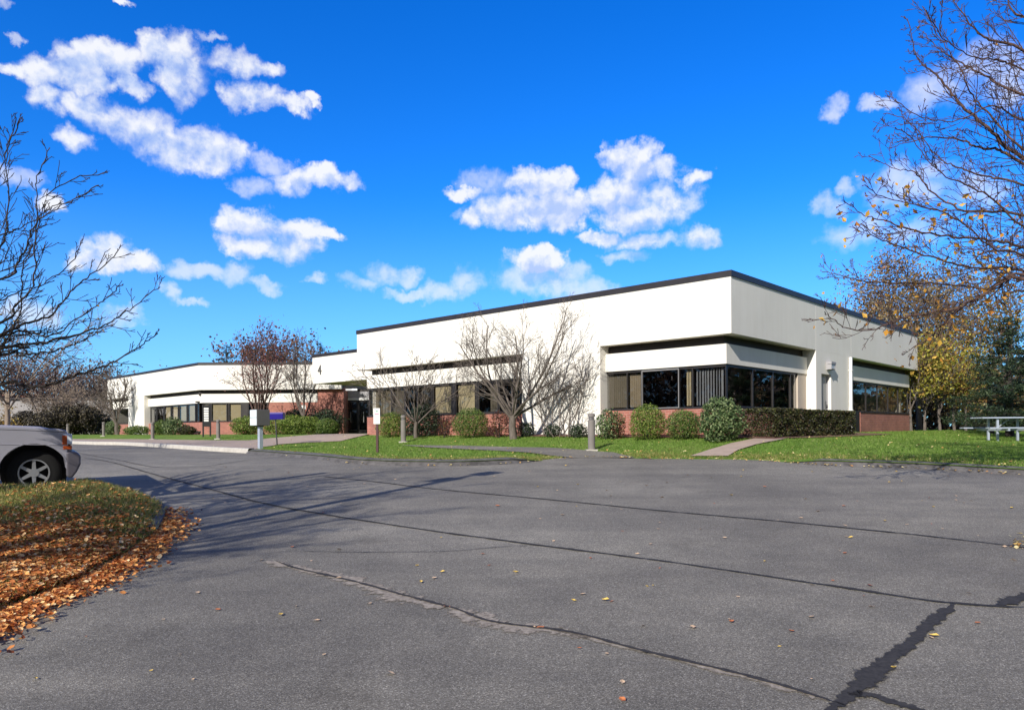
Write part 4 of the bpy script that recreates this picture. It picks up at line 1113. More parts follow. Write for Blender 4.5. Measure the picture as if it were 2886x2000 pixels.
bg_tree('golden brown tree just right of the building end', 2590, 41, 790, 2.5, 8, (8, 36), [('f_tan', 1700, 0.4, 0.16), ('f_ochre', 1800, 0.4, 0.16)], 72, 'bark')
bg_tree('slim half bare tree over the yellow vines', 2655, 45, 760, 3.0, 7, (6, 28), [('f_tan', 800, 0.4, 0.18)], 73, 'bark')
bg_tree('ochre crowned tree between yellow vines and pine', 2740, 44, 850, 2.5, 8, (10, 45), [('f_yel', 1400, 0.4, 0.19), ('f_tan', 1200, 0.4, 0.18)], 74, 'bark')
bg_tree('brown tree rising above the dark pine at right edge', 2850, 42, 740, 3, 8, (10, 40), [('f_ochre', 2000, 0.4, 0.17), ('f_gold', 700, 0.4, 0.19)], 75, 'bark')
bg_tree('low ochre tree just showing over the roof left of the tallest', 2475, 50, 850, 2.5, 7, (5, 20), [('f_ochre', 1500, 0.35, 0.17)], 76, 'bark')
PBV = dict(PBG, kids=[7, 5], seg=0.5)
for i, (u, Y, vt, lab) in enumerate(((2568, 35.5, 985, 'yellow vine covered sapling touching the building end'), (2606, 36.5, 960, 'vine draped thin tree second from building end'), (2650, 37.5, 985, 'yellow green vine thicket in the middle of the wood edge'), (2690, 38.5, 1000, 'leafy sapling with orange tinted leaves near the pine'), (2722, 38.0, 1060, 'low orange brown sapling beside the pine'))):
    bg_tree(lab, u, Y, vt, 1.2, 6, (4, 30), [('f_yel', 1400 if i < 3 else 600, 0.3, 0.15), ('f_gold' if i < 3 else 'f_ochre', 800, 0.35, 0.15)], 80 + i, 'bark', 'vine covered saplings at the wood edge', 0.07, None, PBV, 'sapling')

def pine(label, u, Y, vtop, width, seed, mat='f_pine', name='pine_tree', group='pines at the right edge', zb=None, nb=70, tuft=26, clear=0.25):
    r = random.Random(seed)
    p = ray(u, 1210) * Y
    z = H(p.x, Y) if zb is None else zb
    b = Vector((p.x, Y, z - 0.1)); h = at(u, vtop, Y).z - b.z
    root = thing(name, label, 'tree', b, group)
    mb = MB(); mb.tube([b + Vector((0, 0, -0.2)), b + Vector((0, 0, h*0.5)), b + Vector((0, 0, h))], [0.18, 0.11, 0.02], 7); mb.build('trunk', M['barkd'], root, smooth=True)
    mb = MB(); nd = MB()
    for i in range(nb):
        t = clear*0.4 + (1 - clear*0.4) * (i + r.random()) / nb
        zz = h * t; L = width * (1 - t) ** 0.75 * r.uniform(0.65, 1.1) + 0.15
        a = r.uniform(0, 2*math.pi); d = Vector((math.cos(a), math.sin(a), 0))
        s0 = b + Vector((0, 0, zz)); up = r.uniform(-0.05, 0.25)
        path = [s0, s0 + d*L*0.5 + Vector((0, 0, up*L*0.3)), s0 + d*L + Vector((0, 0, up*L*0.7))]
        mb.tube(path, [0.03, 0.02, 0.008], 4)
        for k in range(int(tuft * (0.4 + L))):
            f = r.uniform(0.25, 1.05)
            q = path[0].lerp(path[2], f) + Vector((r.gauss(0, 0.13), r.gauss(0, 0.13), r.gauss(0.03, 0.07)))
            for _ in range(5):
                nd.leaf(q + unit(r)*0.07, 0.20*r.uniform(0.6, 1.2), r, Vector((r.gauss(0, .5), r.gauss(0, .5), 1)), 0.16)
    mb.build('branches', M['barkd'], root); nd.build('needles', M[mat], root)
    return root
pine('dark green pine with layered boughs behind the picnic table', 2845, 30, 900, 2.4, 91, nb=60)
pine('smaller blue green pine left of the picnic table pine', 2790, 34, 1010, 2.0, 92, nb=45)
pine('dense pine at the extreme right edge behind picnic table', 2930, 27, 880, 2.5, 93, nb=55)

# trees behind the roof and at the left
LG = 'trees far behind the left wing'
for i, (u, Y, vt, lab, mat) in enumerate(((640, 78, 985, 'dark pine tip showing over the roof at left', 'f_dark'), (700, 82, 990, 'dark evergreen top above roof behind many stemmed tree', 'f_dark'), (770, 80, 985, 'evergreen top above roof between the two entrance trees', 'f_dark'), (905, 85, 980, 'evergreen tip above the entrance roof', 'f_dark'))):
    pine(lab, u, Y, vt - 14, 3.6, 95 + i, 'f_dark', 'evergreen_tree', LG, -0.5, nb=60, tuft=20)
bg_tree('red brown treetop above roof behind many stemmed tree', 730, 84, 975, 2.5, 9, (14, 58), [('f_redbrown', 3200, 0.55, 0.34)], 101, 'barkr', LG, 0.2, -0.5)
bg_tree('brown treetop above roof beside the entrance', 845, 86, 990, 2.5, 8, (12, 50), [('f_redbrown', 3000, 0.55, 0.34)], 102, 'barkr', LG, 0.2, -0.5)
for i, (u, Y, vt, lab, mt) in enumerate(((-60, 88, 1005, 'grey brown tree at extreme left edge behind grey building', 'f_grey'), (60, 92, 1030, 'brown tree second from left edge behind grey building', 'f_redbrown'), (118, 90, 1022, 'reddish brown round crowned tree behind grey building', 'f_redbrown'), (185, 94, 1060, 'grey brown thin tree between reddish tree and wing', 'f_grey'), (245, 84, 1048, 'hazy grey brown tree beside the wing roof corner', 'f_grey'), (300, 88, 1046, 'brown tree partly hidden by the wing roof corner', 'f_grey'))):
    bg_tree(lab, u, Y, vt, 2.0, 9, (14, 55), [(mt, 2600, 0.55, 0.26)], 110 + i, 'barkr', LG, 0.2, -0.6)
for i, (u, Y, vt, vw, lab, mt, n) in enumerate(((70, 62, 1160, 30, 'olive bush before pale gable at left', 'f_thicket', 1500), (125, 60, 1165, 45, 'dark olive bush behind the truck nose', 'f_thicket', 2200), (180, 61, 1150, 40, 'tall dark bush left of the farthest bollard', 'f_thicket', 2600), (232, 62, 1145, 42, 'dark evergreen bush right beside the wing', 'f_thicket', 2600), (275, 66, 1160, 30, 'dark bush under the wing corner tree', 'f_thicket', 1600))):
    px_shrub('evergreen_bush', lab, 'shrub', u - vw, u + vw, vt, 1230, Y, mt, n=n, size=0.2, seed=120 + i, group='dark bushes left of the wing', lump=0.35)
# bare grey thicket in front of the neighbour's wall
for i, (u, Y, vt, lab) in enumerate(((150, 66, 1105, 'pale grey twiggy tree before neighbouring grey building'), (215, 67, 1095, 'pale bare tree between grey building and wing'), (265, 65, 1085, 'bare grey tree leaning at wing corner'))):
    bg_tree(lab, u, Y, vt, 1.0, 9, (20, 68), [('f_grey', 500, 0.4, 0.16)], 130 + i, 'barkp', 'pale bare trees before the grey building', 0.1, None, dict(PBG, kids=[10, 7], rmin=0.016), 'bare_tree')
# thin tree behind the truck
bg_tree('thin straight tree with last yellow leaves behind parked truck', 22, 26, 830, 3.0, 8, (20, 60), [('f_gold', 160, 0.18, 0.11)], 140, 'barkp', None, 0.085, None, dict(PB, seg=0.3, kids=[7, 5, 3], rmin=0.006))
px_shrub('autumn_shrub', 'orange leaved shrub at left edge behind parked truck', 'shrub', -30, 46, 1150, 1232, 27.0, 'f_gold', n=900, size=0.09, seed=141, lump=0.5)

# far woods as one mass
def woods(name, x0, x1, y0, y1, h0, h1, n, mats, size, seed, zb=-0.8):
    r = random.Random(seed); mb = MB()
    for i in range(n):
        x = r.uniform(x0, x1); y = r.uniform(y0, y1)
        top = h0 + (h1 - h0) * (0.5 + 0.5 * noise.noise(Vector((x*0.12, y*0.12, seed)))) + 0.6*noise.noise(Vector((x*.7, y*.7, 2)))
        z = zb + top * r.random() ** 0.75
        c = noise.noise(Vector((x*0.25, y*0.25, z*0.3)))
        mi = 0 if c < -0.12 else (1 if c < 0.15 else 2)
        mb.leaf(Vector((x, y, z)), size * r.uniform(0.5, 1.4), r, None, 0.6, mi)
    return struct(mb.build(name, [M[m] for m in mats], None), 'stuff')
woods('distant_woods', 16, 60, 56, 64, 4.0, 7.5, 13000, ('f_grey', 'f_ochre', 'f_tan'), 0.5, 151)
woods('wood_edge_undergrowth', 19, 44, 42, 47, 1.2, 3.6, 22000, ('f_thicket', 'f_tan', 'f_ochre'), 0.24, 152, -0.4)
woods('distant_woods', -110, -40, 104, 116, 5.0, 8.0, 9000, ('f_grey', 'f_redbrown', 'f_grey'), 0.7, 153)

woods('distant_woods', -95, 95, -75, -55, 9.0, 17.0, 16000, ('f_grey', 'f_brown', 'f_dark'), 1.3, 154, -1.8)
woods('distant_woods', -100, -78, -55, 62, 8.0, 14.0, 12000, ('f_dark', 'f_brown', 'f_grey'), 1.2, 156, -1.2)
woods('distant_woods', 66, 84, -40, 62, 6.0, 11.0, 12000, ('f_dark', 'f_brown', 'f_grey'), 1.2, 155, -1.2)

# neighbouring building at the left
nb = thing('neighbour_building', 'low grey neighbouring building partly hidden by bushes at left', 'building', (-55, 76, -0.5))
FN = (Vector((-37.5, 74.0)), Vector((-1, 0.02)), Vector((0, 1)))
M['greywall'] = simple('grey_siding', (0.30, 0.285, 0.28), 0.85, var=0.1)
M['palewall'] = simple('pale_wall', (0.62, 0.59, 0.55), 0.85, var=0.06)
part('wall', [(FN, 0, 22, 0, 10, -1.0, 1.1), (FN, 22.01, 40, 0.5, 10, -1.0, 3.2)], M['palewall'], nb)
part('fascia', [(FN, -0.5, 22, -0.6, 10.5, 1.11, 3.25)], M['greywall'], nb)
part('roof', [(FN, -0.7, 22.0, -0.8, 10.7, 3.26, 3.45), (FN, 22.02, 40.2, 0.3, 10.2, 3.22, 3.42)], M['coping'], nb)
for i in range(5): window(FN, 2+4*i, 4.4+4*i, -0.1, 0.9, -0.061, None, i, 'frame', parent=nb, bar=0.1)

# ------------------------------------------------------------------ bollards
def copy_tree(o, parent=None):
    c = o.copy(); col.objects.link(c)
    if parent is not None: c.parent = parent
    for ch in list(o.children): copy_tree(ch, c)
    return c
BG = 'bollard lights along the walk'
bol = thing('bollard_light', 'nearest grey bollard light on the lawn by the corner', 'bollard', (0, 0, 0), BG)
mb = MB(); mb.lathe([(0.095, -0.1), (0.095, 0.80), (0.088, 0.81)], 18); mb.build('shaft', M['metalgrey'], bol, local=True)
mb = MB(); mb.lathe([(0.07, 0.811), (0.07, 0.90)], 14); mb.build('lens', M['lens'], bol, local=True)
mb = MB()
for z in (0.825, 0.85, 0.875): mb.lathe([(0.075, z), (0.094, z), (0.094, z+0.009), (0.075, z+0.009)], 16)
mb.lathe([(0.097, 0.90), (0.097, 0.965), (0.07, 0.985), (0.02, 0.99)], 18); mb.build('cap', M['metalgrey'], bol, local=True)
mb = MB(); mb.box(-0.15, 0.15, -0.15, 0.15, -0.08, 0.035); o = mb.build('footing', M['kerb'], bol, recalc=True, local=True)
for i, (u, Y, lab) in enumerate(((1667, 19.4, None), (1137, 26.6, 'bollard light on the lawn in front of small bare tree'), (615, 37.2, 'bollard light on grass just right of the directory sign'), (430, 41.8, 'bollard light in front of left wing rhododendron'), (292, 51, 'bollard light before the wing corner tree'), (191, 53, 'farthest bollard light just beyond the truck nose'))):
    o = bol if i == 0 else copy_tree(bol)
    p = on_ground(u, Y); o.location = (p.x, p.y, p.z + 0.02)
    if lab: o['label'] = lab

# ------------------------------------------------------------------ mailbox, blue box, signs
def local_thing(name, label, cat, p, rz, group=None):
    o = thing(name, label, cat, p, group); o.rotation_euler = (0, 0, rz); return o
def lpart(name, boxes, mat, parent, bev=0.0):
    mb = MB()
    for b in boxes: mb.box(*b)
    o = mb.build(name, mat, parent, recalc=True, local=True)
    if bev: bevel(o, bev)
    return o
p = G(734, 1266)
mbx = local_thing('mailbox', 'white and grey box mailbox on square white post', 'mailbox', (p.x, p.y, p.z), rad(48))
k = p.y / FPX
hb0, hb1 = (1266-1199)*k, (1266-1154)*k
w_ = 0.40
lpart('post', [(-0.065, 0.065, -0.065, 0.065, -0.2, hb0-0.03)], M['galv'], mbx, 0.008)
lpart('bracket', [(-0.09, 0.09, -0.09, 0.09, hb0-0.029, hb0-0.001)], M['boxgrey'], mbx)
bx = lpart('box', [(-0.23, 0.23, -0.21, 0.23, hb0, hb1)], M['boxgrey'], mbx, 0.01)
hm = (hb0+hb1)/2
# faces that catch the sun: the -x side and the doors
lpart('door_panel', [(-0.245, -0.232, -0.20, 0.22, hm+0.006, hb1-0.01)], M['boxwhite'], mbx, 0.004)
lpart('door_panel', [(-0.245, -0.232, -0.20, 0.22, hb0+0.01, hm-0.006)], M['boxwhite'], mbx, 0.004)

p = G(781.7, 1255)
bb = local_thing('newspaper_box', 'blue newspaper delivery box on thin dark post', 'newspaper box', (p.x, p.y, p.z), 0)
k = p.y / FPX
mb = MB(); mb.tube([Vector((0, 0, -0.2)), Vector((-0.06, 0, (1255-1183)*k))], [0.03, 0.025], 6, cap=True); mb.build('post', M['darkmetal'], bb, local=True)
z0, z1 = (1255-1182.5)*k, (1255-1164.5)*k
x0, x1 = (757-781.7)*k, (801-781.7)*k
mb = MB(); mb.hexa([(x0+0.05, -0.12, z0), (x1, -0.12, z0+0.02), (x1, 0.14, z0+0.02), (x0+0.05, 0.14, z0), (x0, -0.14, z1), (x1, -0.14, z1), (x1, 0.16, z1), (x0, 0.16, z1)])
o = mb.build('box', M['blue'], bb, recalc=True, local=True); bevel(o, 0.015)
lpart('lid', [(x0-0.01, x1+0.01, -0.15, 0.17, z1+0.001, z1+0.035)], M['bluelid'], bb, 0.008)

p = G(1063, 1277)
sg = local_thing('notice_sign', 'narrow white notice sign on brown square post', 'sign', (p.x, p.y, p.z), rad(-8))
k = p.y / FPX
zt, zb_ = (1277-1150)*k, (1277-1194.5)*k
hw = 9.4*k
lpart('post', [(-0.03, 0.03, 0.0, 0.05, -0.2, zt-0.1)], M['brownpost'], sg, 0.004)
pn_ = lpart('panel', [(-hw, hw, -0.022, -0.001, zb_, zt)], M['white'], sg, 0.004)
hh = zt - zb_
lines = []
lpart('emblem', [(-0.03, 0.035, -0.0245, -0.0225, zt-hh*0.24, zt-hh*0.12)], M['inkgreen'], pn_)
lpart('print', [(-hw*0.66, hw*0.66, -0.0245, -0.0225, zt-hh*0.42, zt-hh*0.33)], M['inkred'], pn_)
lpart('print', [(-hw*0.6, hw*0.4, -0.0245, -0.0225, zt-hh*0.61, zt-hh*0.575), (-hw*0.3, hw*0.55, -0.0245, -0.0225, zt-hh*0.73, zt-hh*0.695), (-hw*0.5, hw*0.5, -0.0245, -0.0225, zt-hh*0.80, zt-hh*0.775)], M['ink'], pn_)

p = on_ground(583, 40.5)
ds = local_thing('directory_sign', 'black framed directory sign with stacked white panels on two legs', 'sign', (p.x, p.y, p.z), rad(12))
k = p.y / FPX; g = 1229
zz = lambda v: (g - v) * k
lpart('leg', [(-11.5*k, -8*k, -0.05, 0.05, -0.2, zz(1138))], M['black'], ds)
lpart('leg', [(7.5*k, 11*k, -0.05, 0.05, -0.2, zz(1138))], M['black'], ds)
lpart('board', [(-8*k+.003, 7.5*k-.003, -0.04, 0.04, zz(1200), zz(1140))], M['black'], ds)
rr2 = random.Random(2)
for i in range(6):
    v1 = 1147 + i*6.7
    lpart('name_panel', [(-7*k, 5.2*k, -0.055, -0.041, zz(v1+5), zz(v1))], M['white'], ds)

# picnic table
p = G(2812, 1243)
k = p.y / FPX
pt = local_thing('picnic_table', 'pale metal picnic table on the lawn at right edge', 'picnic table', (p.x, p.y, p.z), rad(-4))
zt = 0.76; L0 = -(2812-2767)*k; L1 = L0 + 1.9
lpart('tabletop', [(L0, L1, y, y+0.135, zt-0.04, zt) for y in (-0.1, 0.045, 0.19, 0.335, 0.48)], M['galv'], pt, 0.006)
lpart('bench', [(L0-0.06, L1+0.06, -0.62, -0.49, 0.40, 0.44), (L0-0.06, L1+0.06, -0.48, -0.35, 0.40, 0.44)], M['galv'], pt, 0.006)
lpart('bench', [(L0-0.06, L1+0.06, 0.87, 1.0, 0.40, 0.44), (L0-0.06, L1+0.06, 1.01, 1.14, 0.40, 0.44)], M['galv'], pt, 0.006)
for x in (0.0, L1 - 0.5):
    lpart('leg', [(x-0.03, x+0.03, -0.02, 0.04, -0.05, zt-0.042), (x-0.03, x+0.03, 0.48, 0.54, -0.05, zt-0.042), (x-0.03, x+0.03, -0.60, 1.12, 0.33, 0.398)], M['galv'], pt)
mb = MB(); mb.tube([Vector((0.03, 0.25, 0.36)), Vector((0.5, 0.25, zt-0.06))], [0.02, 0.02], 6); mb.build('brace', M['galv'], pt, local=True)

# ------------------------------------------------------------------ parked truck (nose towards +X)
TYAW = rad(32)
WHEEL_AT = at(95, 1333, 11.35)
TZ = WHEEL_AT.z - 0.375
M['paint'] = simple('truck_paint', (0.40, 0.39, 0.43), 0.30, metal=0.35, var=0.03, coat=0.6)
M['paintdark'] = simple('truck_lower_paint', (0.12, 0.112, 0.13), 0.4, metal=0.4, var=0.03, coat=0.3)
M['rubber'] = simple('rubber', (0.006, 0.006, 0.006), 0.85, var=0.2, bmp=0.2)
M['alloy'] = simple('alloy', (0.55, 0.55, 0.55), 0.35, metal=0.8, var=0.06)
M['chrome'] = simple('chrome', (0.75, 0.76, 0.78), 0.15, metal=1.0, var=0.03)
M['amber'] = simple('amber_lens', (0.55, 0.10, 0.02), 0.2, var=0.15)
M['clearlens'] = simple('clear_lens', (0.75, 0.80, 0.82), 0.12, var=0.05, coat=0.5)
M['tglass'] = glass_mat('truck_glass', (0.15, 0.16, 0.17))
W2 = 0.98
WX = 0.63
TX, TY = 0.0, 0.0
trk = thing('parked_truck', 'silver grey full size truck nosing in from left behind island', 'truck', (0, 0, 0))
def tv(x, y, z): return (TX - x, TY + W2 + y, z)      # x back from the nose, y across, z up
def extr(name, outline, y0, y1, mat, bev=0.03, parent=None, seg=3):
    n = len(outline); mb = MB()
    for y in (y0, y1):
        for (x, z) in outline: mb.v.append(tv(x, y, z))
    mb.f.append(tuple(range(n))); mb.m.append(0)
    mb.f.append(tuple(range(2*n-1, n-1, -1))); mb.m.append(0)
    for i in range(n):
        j = (i+1) % n; mb.f.append((i, j, n+j, n+i)); mb.m.append(0)
    o = mb.build(name, mat, parent or trk, recalc=True)
    if bev: bevel(o, bev, seg)
    return o
WZ, WR, AR_ = 0.375, 0.375, 0.465
WX2 = WX + 3.05
def arch(cx, a0=0, a1=180, n=14): return [(cx + AR_*math.cos(rad(a0 + (a1-a0)*i/n)), WZ + AR_*math.sin(rad(a0 + (a1-a0)*i/n))) for i in range(n+1)]
out = [(0.20, 0.50), (0.20, 0.70), (0.17, 0.99), (0.26, 1.035), (0.7, 1.085), (1.45, 1.135), (1.62, 1.15), (5.15, 1.13), (5.25, 0.95), (5.25, 0.45), (WX2+AR_+0.02, 0.40)]
out += [(x, z) for x, z in reversed(arch(WX2, 0, 180))][::-1] if False else []
lower = [(5.25, 0.45)]
prof = [(0.20, 0.46), (0.18, 0.70), (0.165, 0.97), (0.20, 1.035), (0.30, 1.06), (0.9, 1.095), (1.45, 1.12), (2.0, 1.14), (5.45, 1.13), (5.55, 0.95), (5.55, 0.46)]
prof += [(WX2 + AR_, WZ)] + [(WX2 + AR_*math.cos(rad(a)), WZ + AR_*math.sin(rad(a))) for a in range(12, 169, 12)] + [(WX2 - AR_, WZ), (WX2 - AR_ - 0.02, 0.34), (WX + AR_ + 0.02, 0.34), (WX + AR_, WZ)] + [(WX + AR_*math.cos(rad(a)), WZ + AR_*math.sin(rad(a))) for a in range(12, 169, 12)] + [(WX - AR_, 0.40)]
extr('body', prof, -W2, W2, M['paint'], 0.02)
# wheel wells (dark liner)
for cx in (WX, WX2):
    for sgn in (-1, 1):
        mb = MB(); mb.tube([Vector(tv(cx, sgn*0.60, WZ)), Vector(tv(cx, sgn*0.58, WZ))], [AR_-0.01, AR_-0.01], 24, cap=True)
        mb.build('wheel_well', M['black'], trk)
extr('hood_bulge', [(0.32, 1.04), (0.55, 1.10), (1.5, 1.15), (2.0, 1.142), (1.0, 1.05)], -0.72, 0.72, M['paint'], 0.03)
cab = [(1.95, 1.151), (2.68, 1.80), (2.9, 1.86), (5.0, 1.86), (5.3, 1.78), (5.45, 1.132)]
extr('cabin', cab, -W2+0.10, W2-0.10, M['paint'], 0.06)
for nm, po in (('window', [(2.22, 1.20), (2.78, 1.72), (3.05, 1.74), (3.05, 1.20)]), ('window', [(3.15, 1.20), (3.15, 1.74), (3.95, 1.74), (3.95, 1.20)]), ('window', [(4.05, 1.20), (4.05, 1.74), (5.0, 1.72), (5.2, 1.20)])):
    for sgn in (-1, 1):
        y = sgn*(W2-0.10); extr(nm, po, y - 0.006 if sgn < 0 else y + 0.001, y - 0.001 if sgn < 0 else y + 0.006, M['black'], 0)
extr('bumper', [(0.0, 0.50), (0.0, 0.64), (0.06, 0.70), (0.20, 0.70), (0.20, 0.30), (0.12, 0.28), (0.05, 0.38)], -W2-0.012, W2+0.012, M['paintdark'], 0.03)
extr('grille', [(0.13, 0.72), (0.13, 0.96), (0.19, 0.96), (0.19, 0.72)], -0.55, 0.55, M['black'], 0.01)
extr('grille_trim', [(0.11, 0.71), (0.11, 0.74), (0.17, 0.74), (0.17, 0.71)], -0.56, 0.56, M['chrome'], 0.005)
for sgn in (-1, 1):
    ya, yb = sorted((sgn*(W2+0.006), sgn*0.58))
    hl = extr('headlight', [(0.115, 0.815), (0.115, 0.975), (0.20, 0.985), (0.245, 0.985), (0.245, 0.815)], ya, yb, M['clearlens'], 0.012)
    yc, yd = sorted((sgn*(W2+0.010), sgn*(W2-0.05)))
    extr('side_marker', [(0.185, 0.81), (0.185, 0.95), (0.25, 0.96), (0.25, 0.81)], yc, yd, M['amber'], 0.006, hl)
    extr('turn_signal', [(0.12, 0.735), (0.12, 0.795), (0.24, 0.795), (0.24, 0.735)], ya, yb, M['amber'], 0.008)
    y0, y1 = sorted((sgn*(W2+0.008), sgn*(W2-0.03)))
    extr('fender_flare', [(WX + (AR_+0.012)*math.cos(rad(a)), WZ + (AR_+0.012)*math.sin(rad(a))) for a in range(-5, 176, 10)] + [(WX + (AR_-0.004)*math.cos(rad(a)), WZ + (AR_-0.004)*math.sin(rad(a))) for a in range(175, -6, -10)], y0, y1, M['paint'], 0.0)
    y0, y1 = sorted((sgn*(W2+0.09), sgn*(W2-0.2)))
    extr('running_board', [(WX+AR_+0.08, 0.26), (WX+AR_+0.08, 0.33), (WX2-AR_-0.05, 0.33), (WX2-AR_-0.05, 0.26)], y0, y1, M['chrome'], 0.015)
    for cx in (WX, WX2):
        yo = sgn*(W2-0.13); yi = sgn*(W2-0.30)
        wc = Vector(tv(cx, 0, WZ))
        mb = MB(); A = Vector((0, sgn, 0))
        prof_w = [(0.215, 0), (0.26, 0.012), (0.345, 0.0), (0.375, 0.04), (0.378, 0.2), (0.35, 0.26), (0.2, 0.26)]
        ns = 32; base = 0
        for (rr3, dy) in prof_w:
            for j in range(ns):
                t = 2*math.pi*j/ns; mb.v.append((wc.x + rr3*math.cos(t), TY + W2 + yo - sgn*dy, wc.z + rr3*math.sin(t)))
        for kk in range(len(prof_w)-1):
            for j in range(ns):
                i0 = kk*ns+j; i1 = kk*ns+(j+1) % ns; mb.f.append((i0, i1, i1+ns, i0+ns)); mb.m.append(0)
        wh = mb.build('wheel', M['rubber'], trk, smooth=True, recalc=True)
        mb = MB()
        # rim ring, hub and six spokes
        yy = TY + W2 + yo - sgn*0.03
        ring = [(0.218, 0.0), (0.195, 0.0), (0.19, 0.10), (0.218, 0.1)]
        for (rr3, dy) in ring:
            for j in range(ns):
                t = 2*math.pi*j/ns; mb.v.append((wc.x + rr3*math.cos(t), yy + sgn*(0.02-dy), wc.z + rr3*math.sin(t)))
        for kk in range(4):
            for j in range(ns):
                i0 = kk*ns+j; i1 = kk*ns+(j+1) % ns; k2 = ((kk+1) % 4)*ns
                mb.f.append((i0, i1, k2+(j+1) % ns, k2+j)); mb.m.append(0)
        for q in range(6):
            t = rad(90 + 60*q); c, s = math.cos(t), math.sin(t)
            def sp_(rr4, ww, dy): return (wc.x + rr4*c - ww*s, yy - sgn*dy, wc.z + rr4*s + ww*c)
            mb.hexa([sp_(0.05, -0.028, 0.0), sp_(0.2, -0.02, -0.005), sp_(0.2, 0.02, -0.005), sp_(0.05, 0.028, 0.0), sp_(0.05, -0.028, 0.05), sp_(0.2, -0.02, 0.05), sp_(0.2, 0.02, 0.05), sp_(0.05, 0.028, 0.05)])
        mb.tube([Vector((wc.x, yy + sgn*0.012, wc.z)), Vector((wc.x, yy - sgn*0.06, wc.z))], [0.068, 0.068], 16, cap=True)
        mb.build('rim', M['alloy'], wh, recalc=True)
extr('hood_seam', [(0.24, 1.005), (0.7, 1.035), (1.45, 1.07), (1.45, 1.077), (0.7, 1.042), (0.24, 1.012)], -W2-0.002, -W2+0.01, M['black'], 0)
extr('fender_crease', [(0.26, 0.80), (1.7, 0.845), (1.7, 0.865), (0.26, 0.812)], -W2-0.008, -W2+0.01, M['paint'], 0.004)
extr('door_seam', [(1.78, 0.42), (1.78, 1.14), (1.788, 1.14), (1.788, 0.42)], -W2-0.002, -W2+0.01, M['black'], 0)
extr('body_moulding', [(WX+AR_+0.06, 0.62), (WX+AR_+0.06, 0.66), (WX2-AR_-0.05, 0.66), (WX2-AR_-0.05, 0.62)], -W2-0.015, -W2+0.01, M['chrome'], 0.004)
extr('mirror', [(1.9, 1.15), (1.86, 1.33), (2.02, 1.34), (2.02, 1.15)], -W2-0.22, -W2-0.02, M['black'], 0.03)

# the truck was laid out on its own axes; set it down beside the island
off_ = Matrix.Rotation(TYAW, 3, 'Z') @ Vector((-WX, 0, 0))
trk.location = (WHEEL_AT.x - off_.x, WHEEL_AT.y - off_.y, TZ); trk.rotation_euler = (0, 0, TYAW)

# ------------------------------------------------------------------ grass blades and fallen leaves
r = random.Random(77)
mb = MB()
swL = [tuple(p) for p in swP]; wkL = [tuple(p) for p in wkP]; stL = [tuple(p) for p in stP]
cnt = 0
while cnt < 105000:
    Y = 13.0 + 26.0 * r.random() ** 1.5
    X = r.uniform(-0.72, 0.75) * Y
    if not inpoly(X, Y, lawnP): continue
    q = Vector((X, Y)) - C
    if q.dot(dL) > -0.1 and q.dot(dR) > -0.6: continue
    if inpoly(X, Y, swL) or inpoly(X, Y, wkL) or inpoly(X, Y, stL): continue
    z = H(X, Y)
    kd_ = kdist(X, Y)
    if kd_ < 0.22: continue
    h = r.uniform(0.02, 0.055); a = r.uniform(0, 6.28); w = 0.011
    lx_, ly_ = r.gauss(0, 0.03), r.gauss(0, 0.03)
    mb.tri((X - w*math.cos(a), Y - w*math.sin(a), z), (X + w*math.cos(a), Y + w*math.sin(a), z), (X + lx_, Y + ly_, z + h)); cnt += 1
struct(mb.build('grass', M['blade']), 'stuff')
mb = MB(); cnt = 0
isL = [tuple(p) for p in isleP]
while cnt < 26000:
    Y = r.uniform(4.2, 11.4); X = r.uniform(-0.74*Y - 0.3, -3.0)
    if not inpoly(X, Y, isL): continue
    if Y < 8 and r.random() < 0.5: continue
    z = Hi(X, Y); h = r.uniform(0.03, 0.09); a = r.uniform(0, 6.28); w = 0.006
    mb.tri((X - w*math.cos(a), Y - w*math.sin(a), z), (X + w*math.cos(a), Y + w*math.sin(a), z), (X + r.gauss(0, .04), Y + r.gauss(0, .04), z + h)); cnt += 1
struct(mb.build('grass', M['drygrass']), 'stuff')

mb = MB(); cnt = 0
while cnt < 9000:
    j = r.randrange(iw, len(Ksm) - 8); p = Ksm[j].lerp(Ksm[j+1], r.random())
    X = p.x + r.gauss(0, 0.3); Y = p.y + abs(r.gauss(0, 0.25)) + 0.25
    kd_ = kdist(X, Y)
    if kd_ < 0.2 or kd_ > 1.0 or inpoly(X, Y, stL) or inpoly(X, Y, wkL): continue
    z = H(X, Y); h = r.uniform(0.03, 0.07); a = r.uniform(0, 6.28); w = 0.008
    mb.tri((X - w*math.cos(a), Y - w*math.sin(a), z), (X + w*math.cos(a), Y + w*math.sin(a), z), (X + r.gauss(0, .04), Y + r.gauss(0, .04), z + h)); cnt += 1
struct(mb.build('dry_grass', M['drygrass']), 'stuff')

def curl_leaf(mb, p, size, r, flat=0.5, mi=0):
    a = r.uniform(0, 6.28); n = Vector((r.gauss(0, flat), r.gauss(0, flat), 1)).normalized()
    ax = Vector((math.cos(a), math.sin(a), 0)); ax = (ax - n * ax.dot(n)).normalized(); b = n.cross(ax)
    L = size*0.5; W = L*r.uniform(0.5, 0.8); c = size*r.uniform(0.05, 0.25)
    i = len(mb.v)
    pts = [p - ax*L + n*c*0.6, p - ax*L*0.3 + b*W + n*c, p + ax*L*0.45 + b*W*0.75 + n*c*0.8, p + ax*L + n*c*0.9, p + ax*L*0.45 - b*W*0.75 + n*c*0.6, p - ax*L*0.3 - b*W + n*c, p]
    for q in pts: mb.v.append((q.x, q.y, q.z))
    for k in range(6):
        mb.f.append((i+6, i+k, i+(k+1) % 6)); mb.m.append(mi)
mb = MB(); cnt = 0
spill = [Vector(p) for p in isleP]
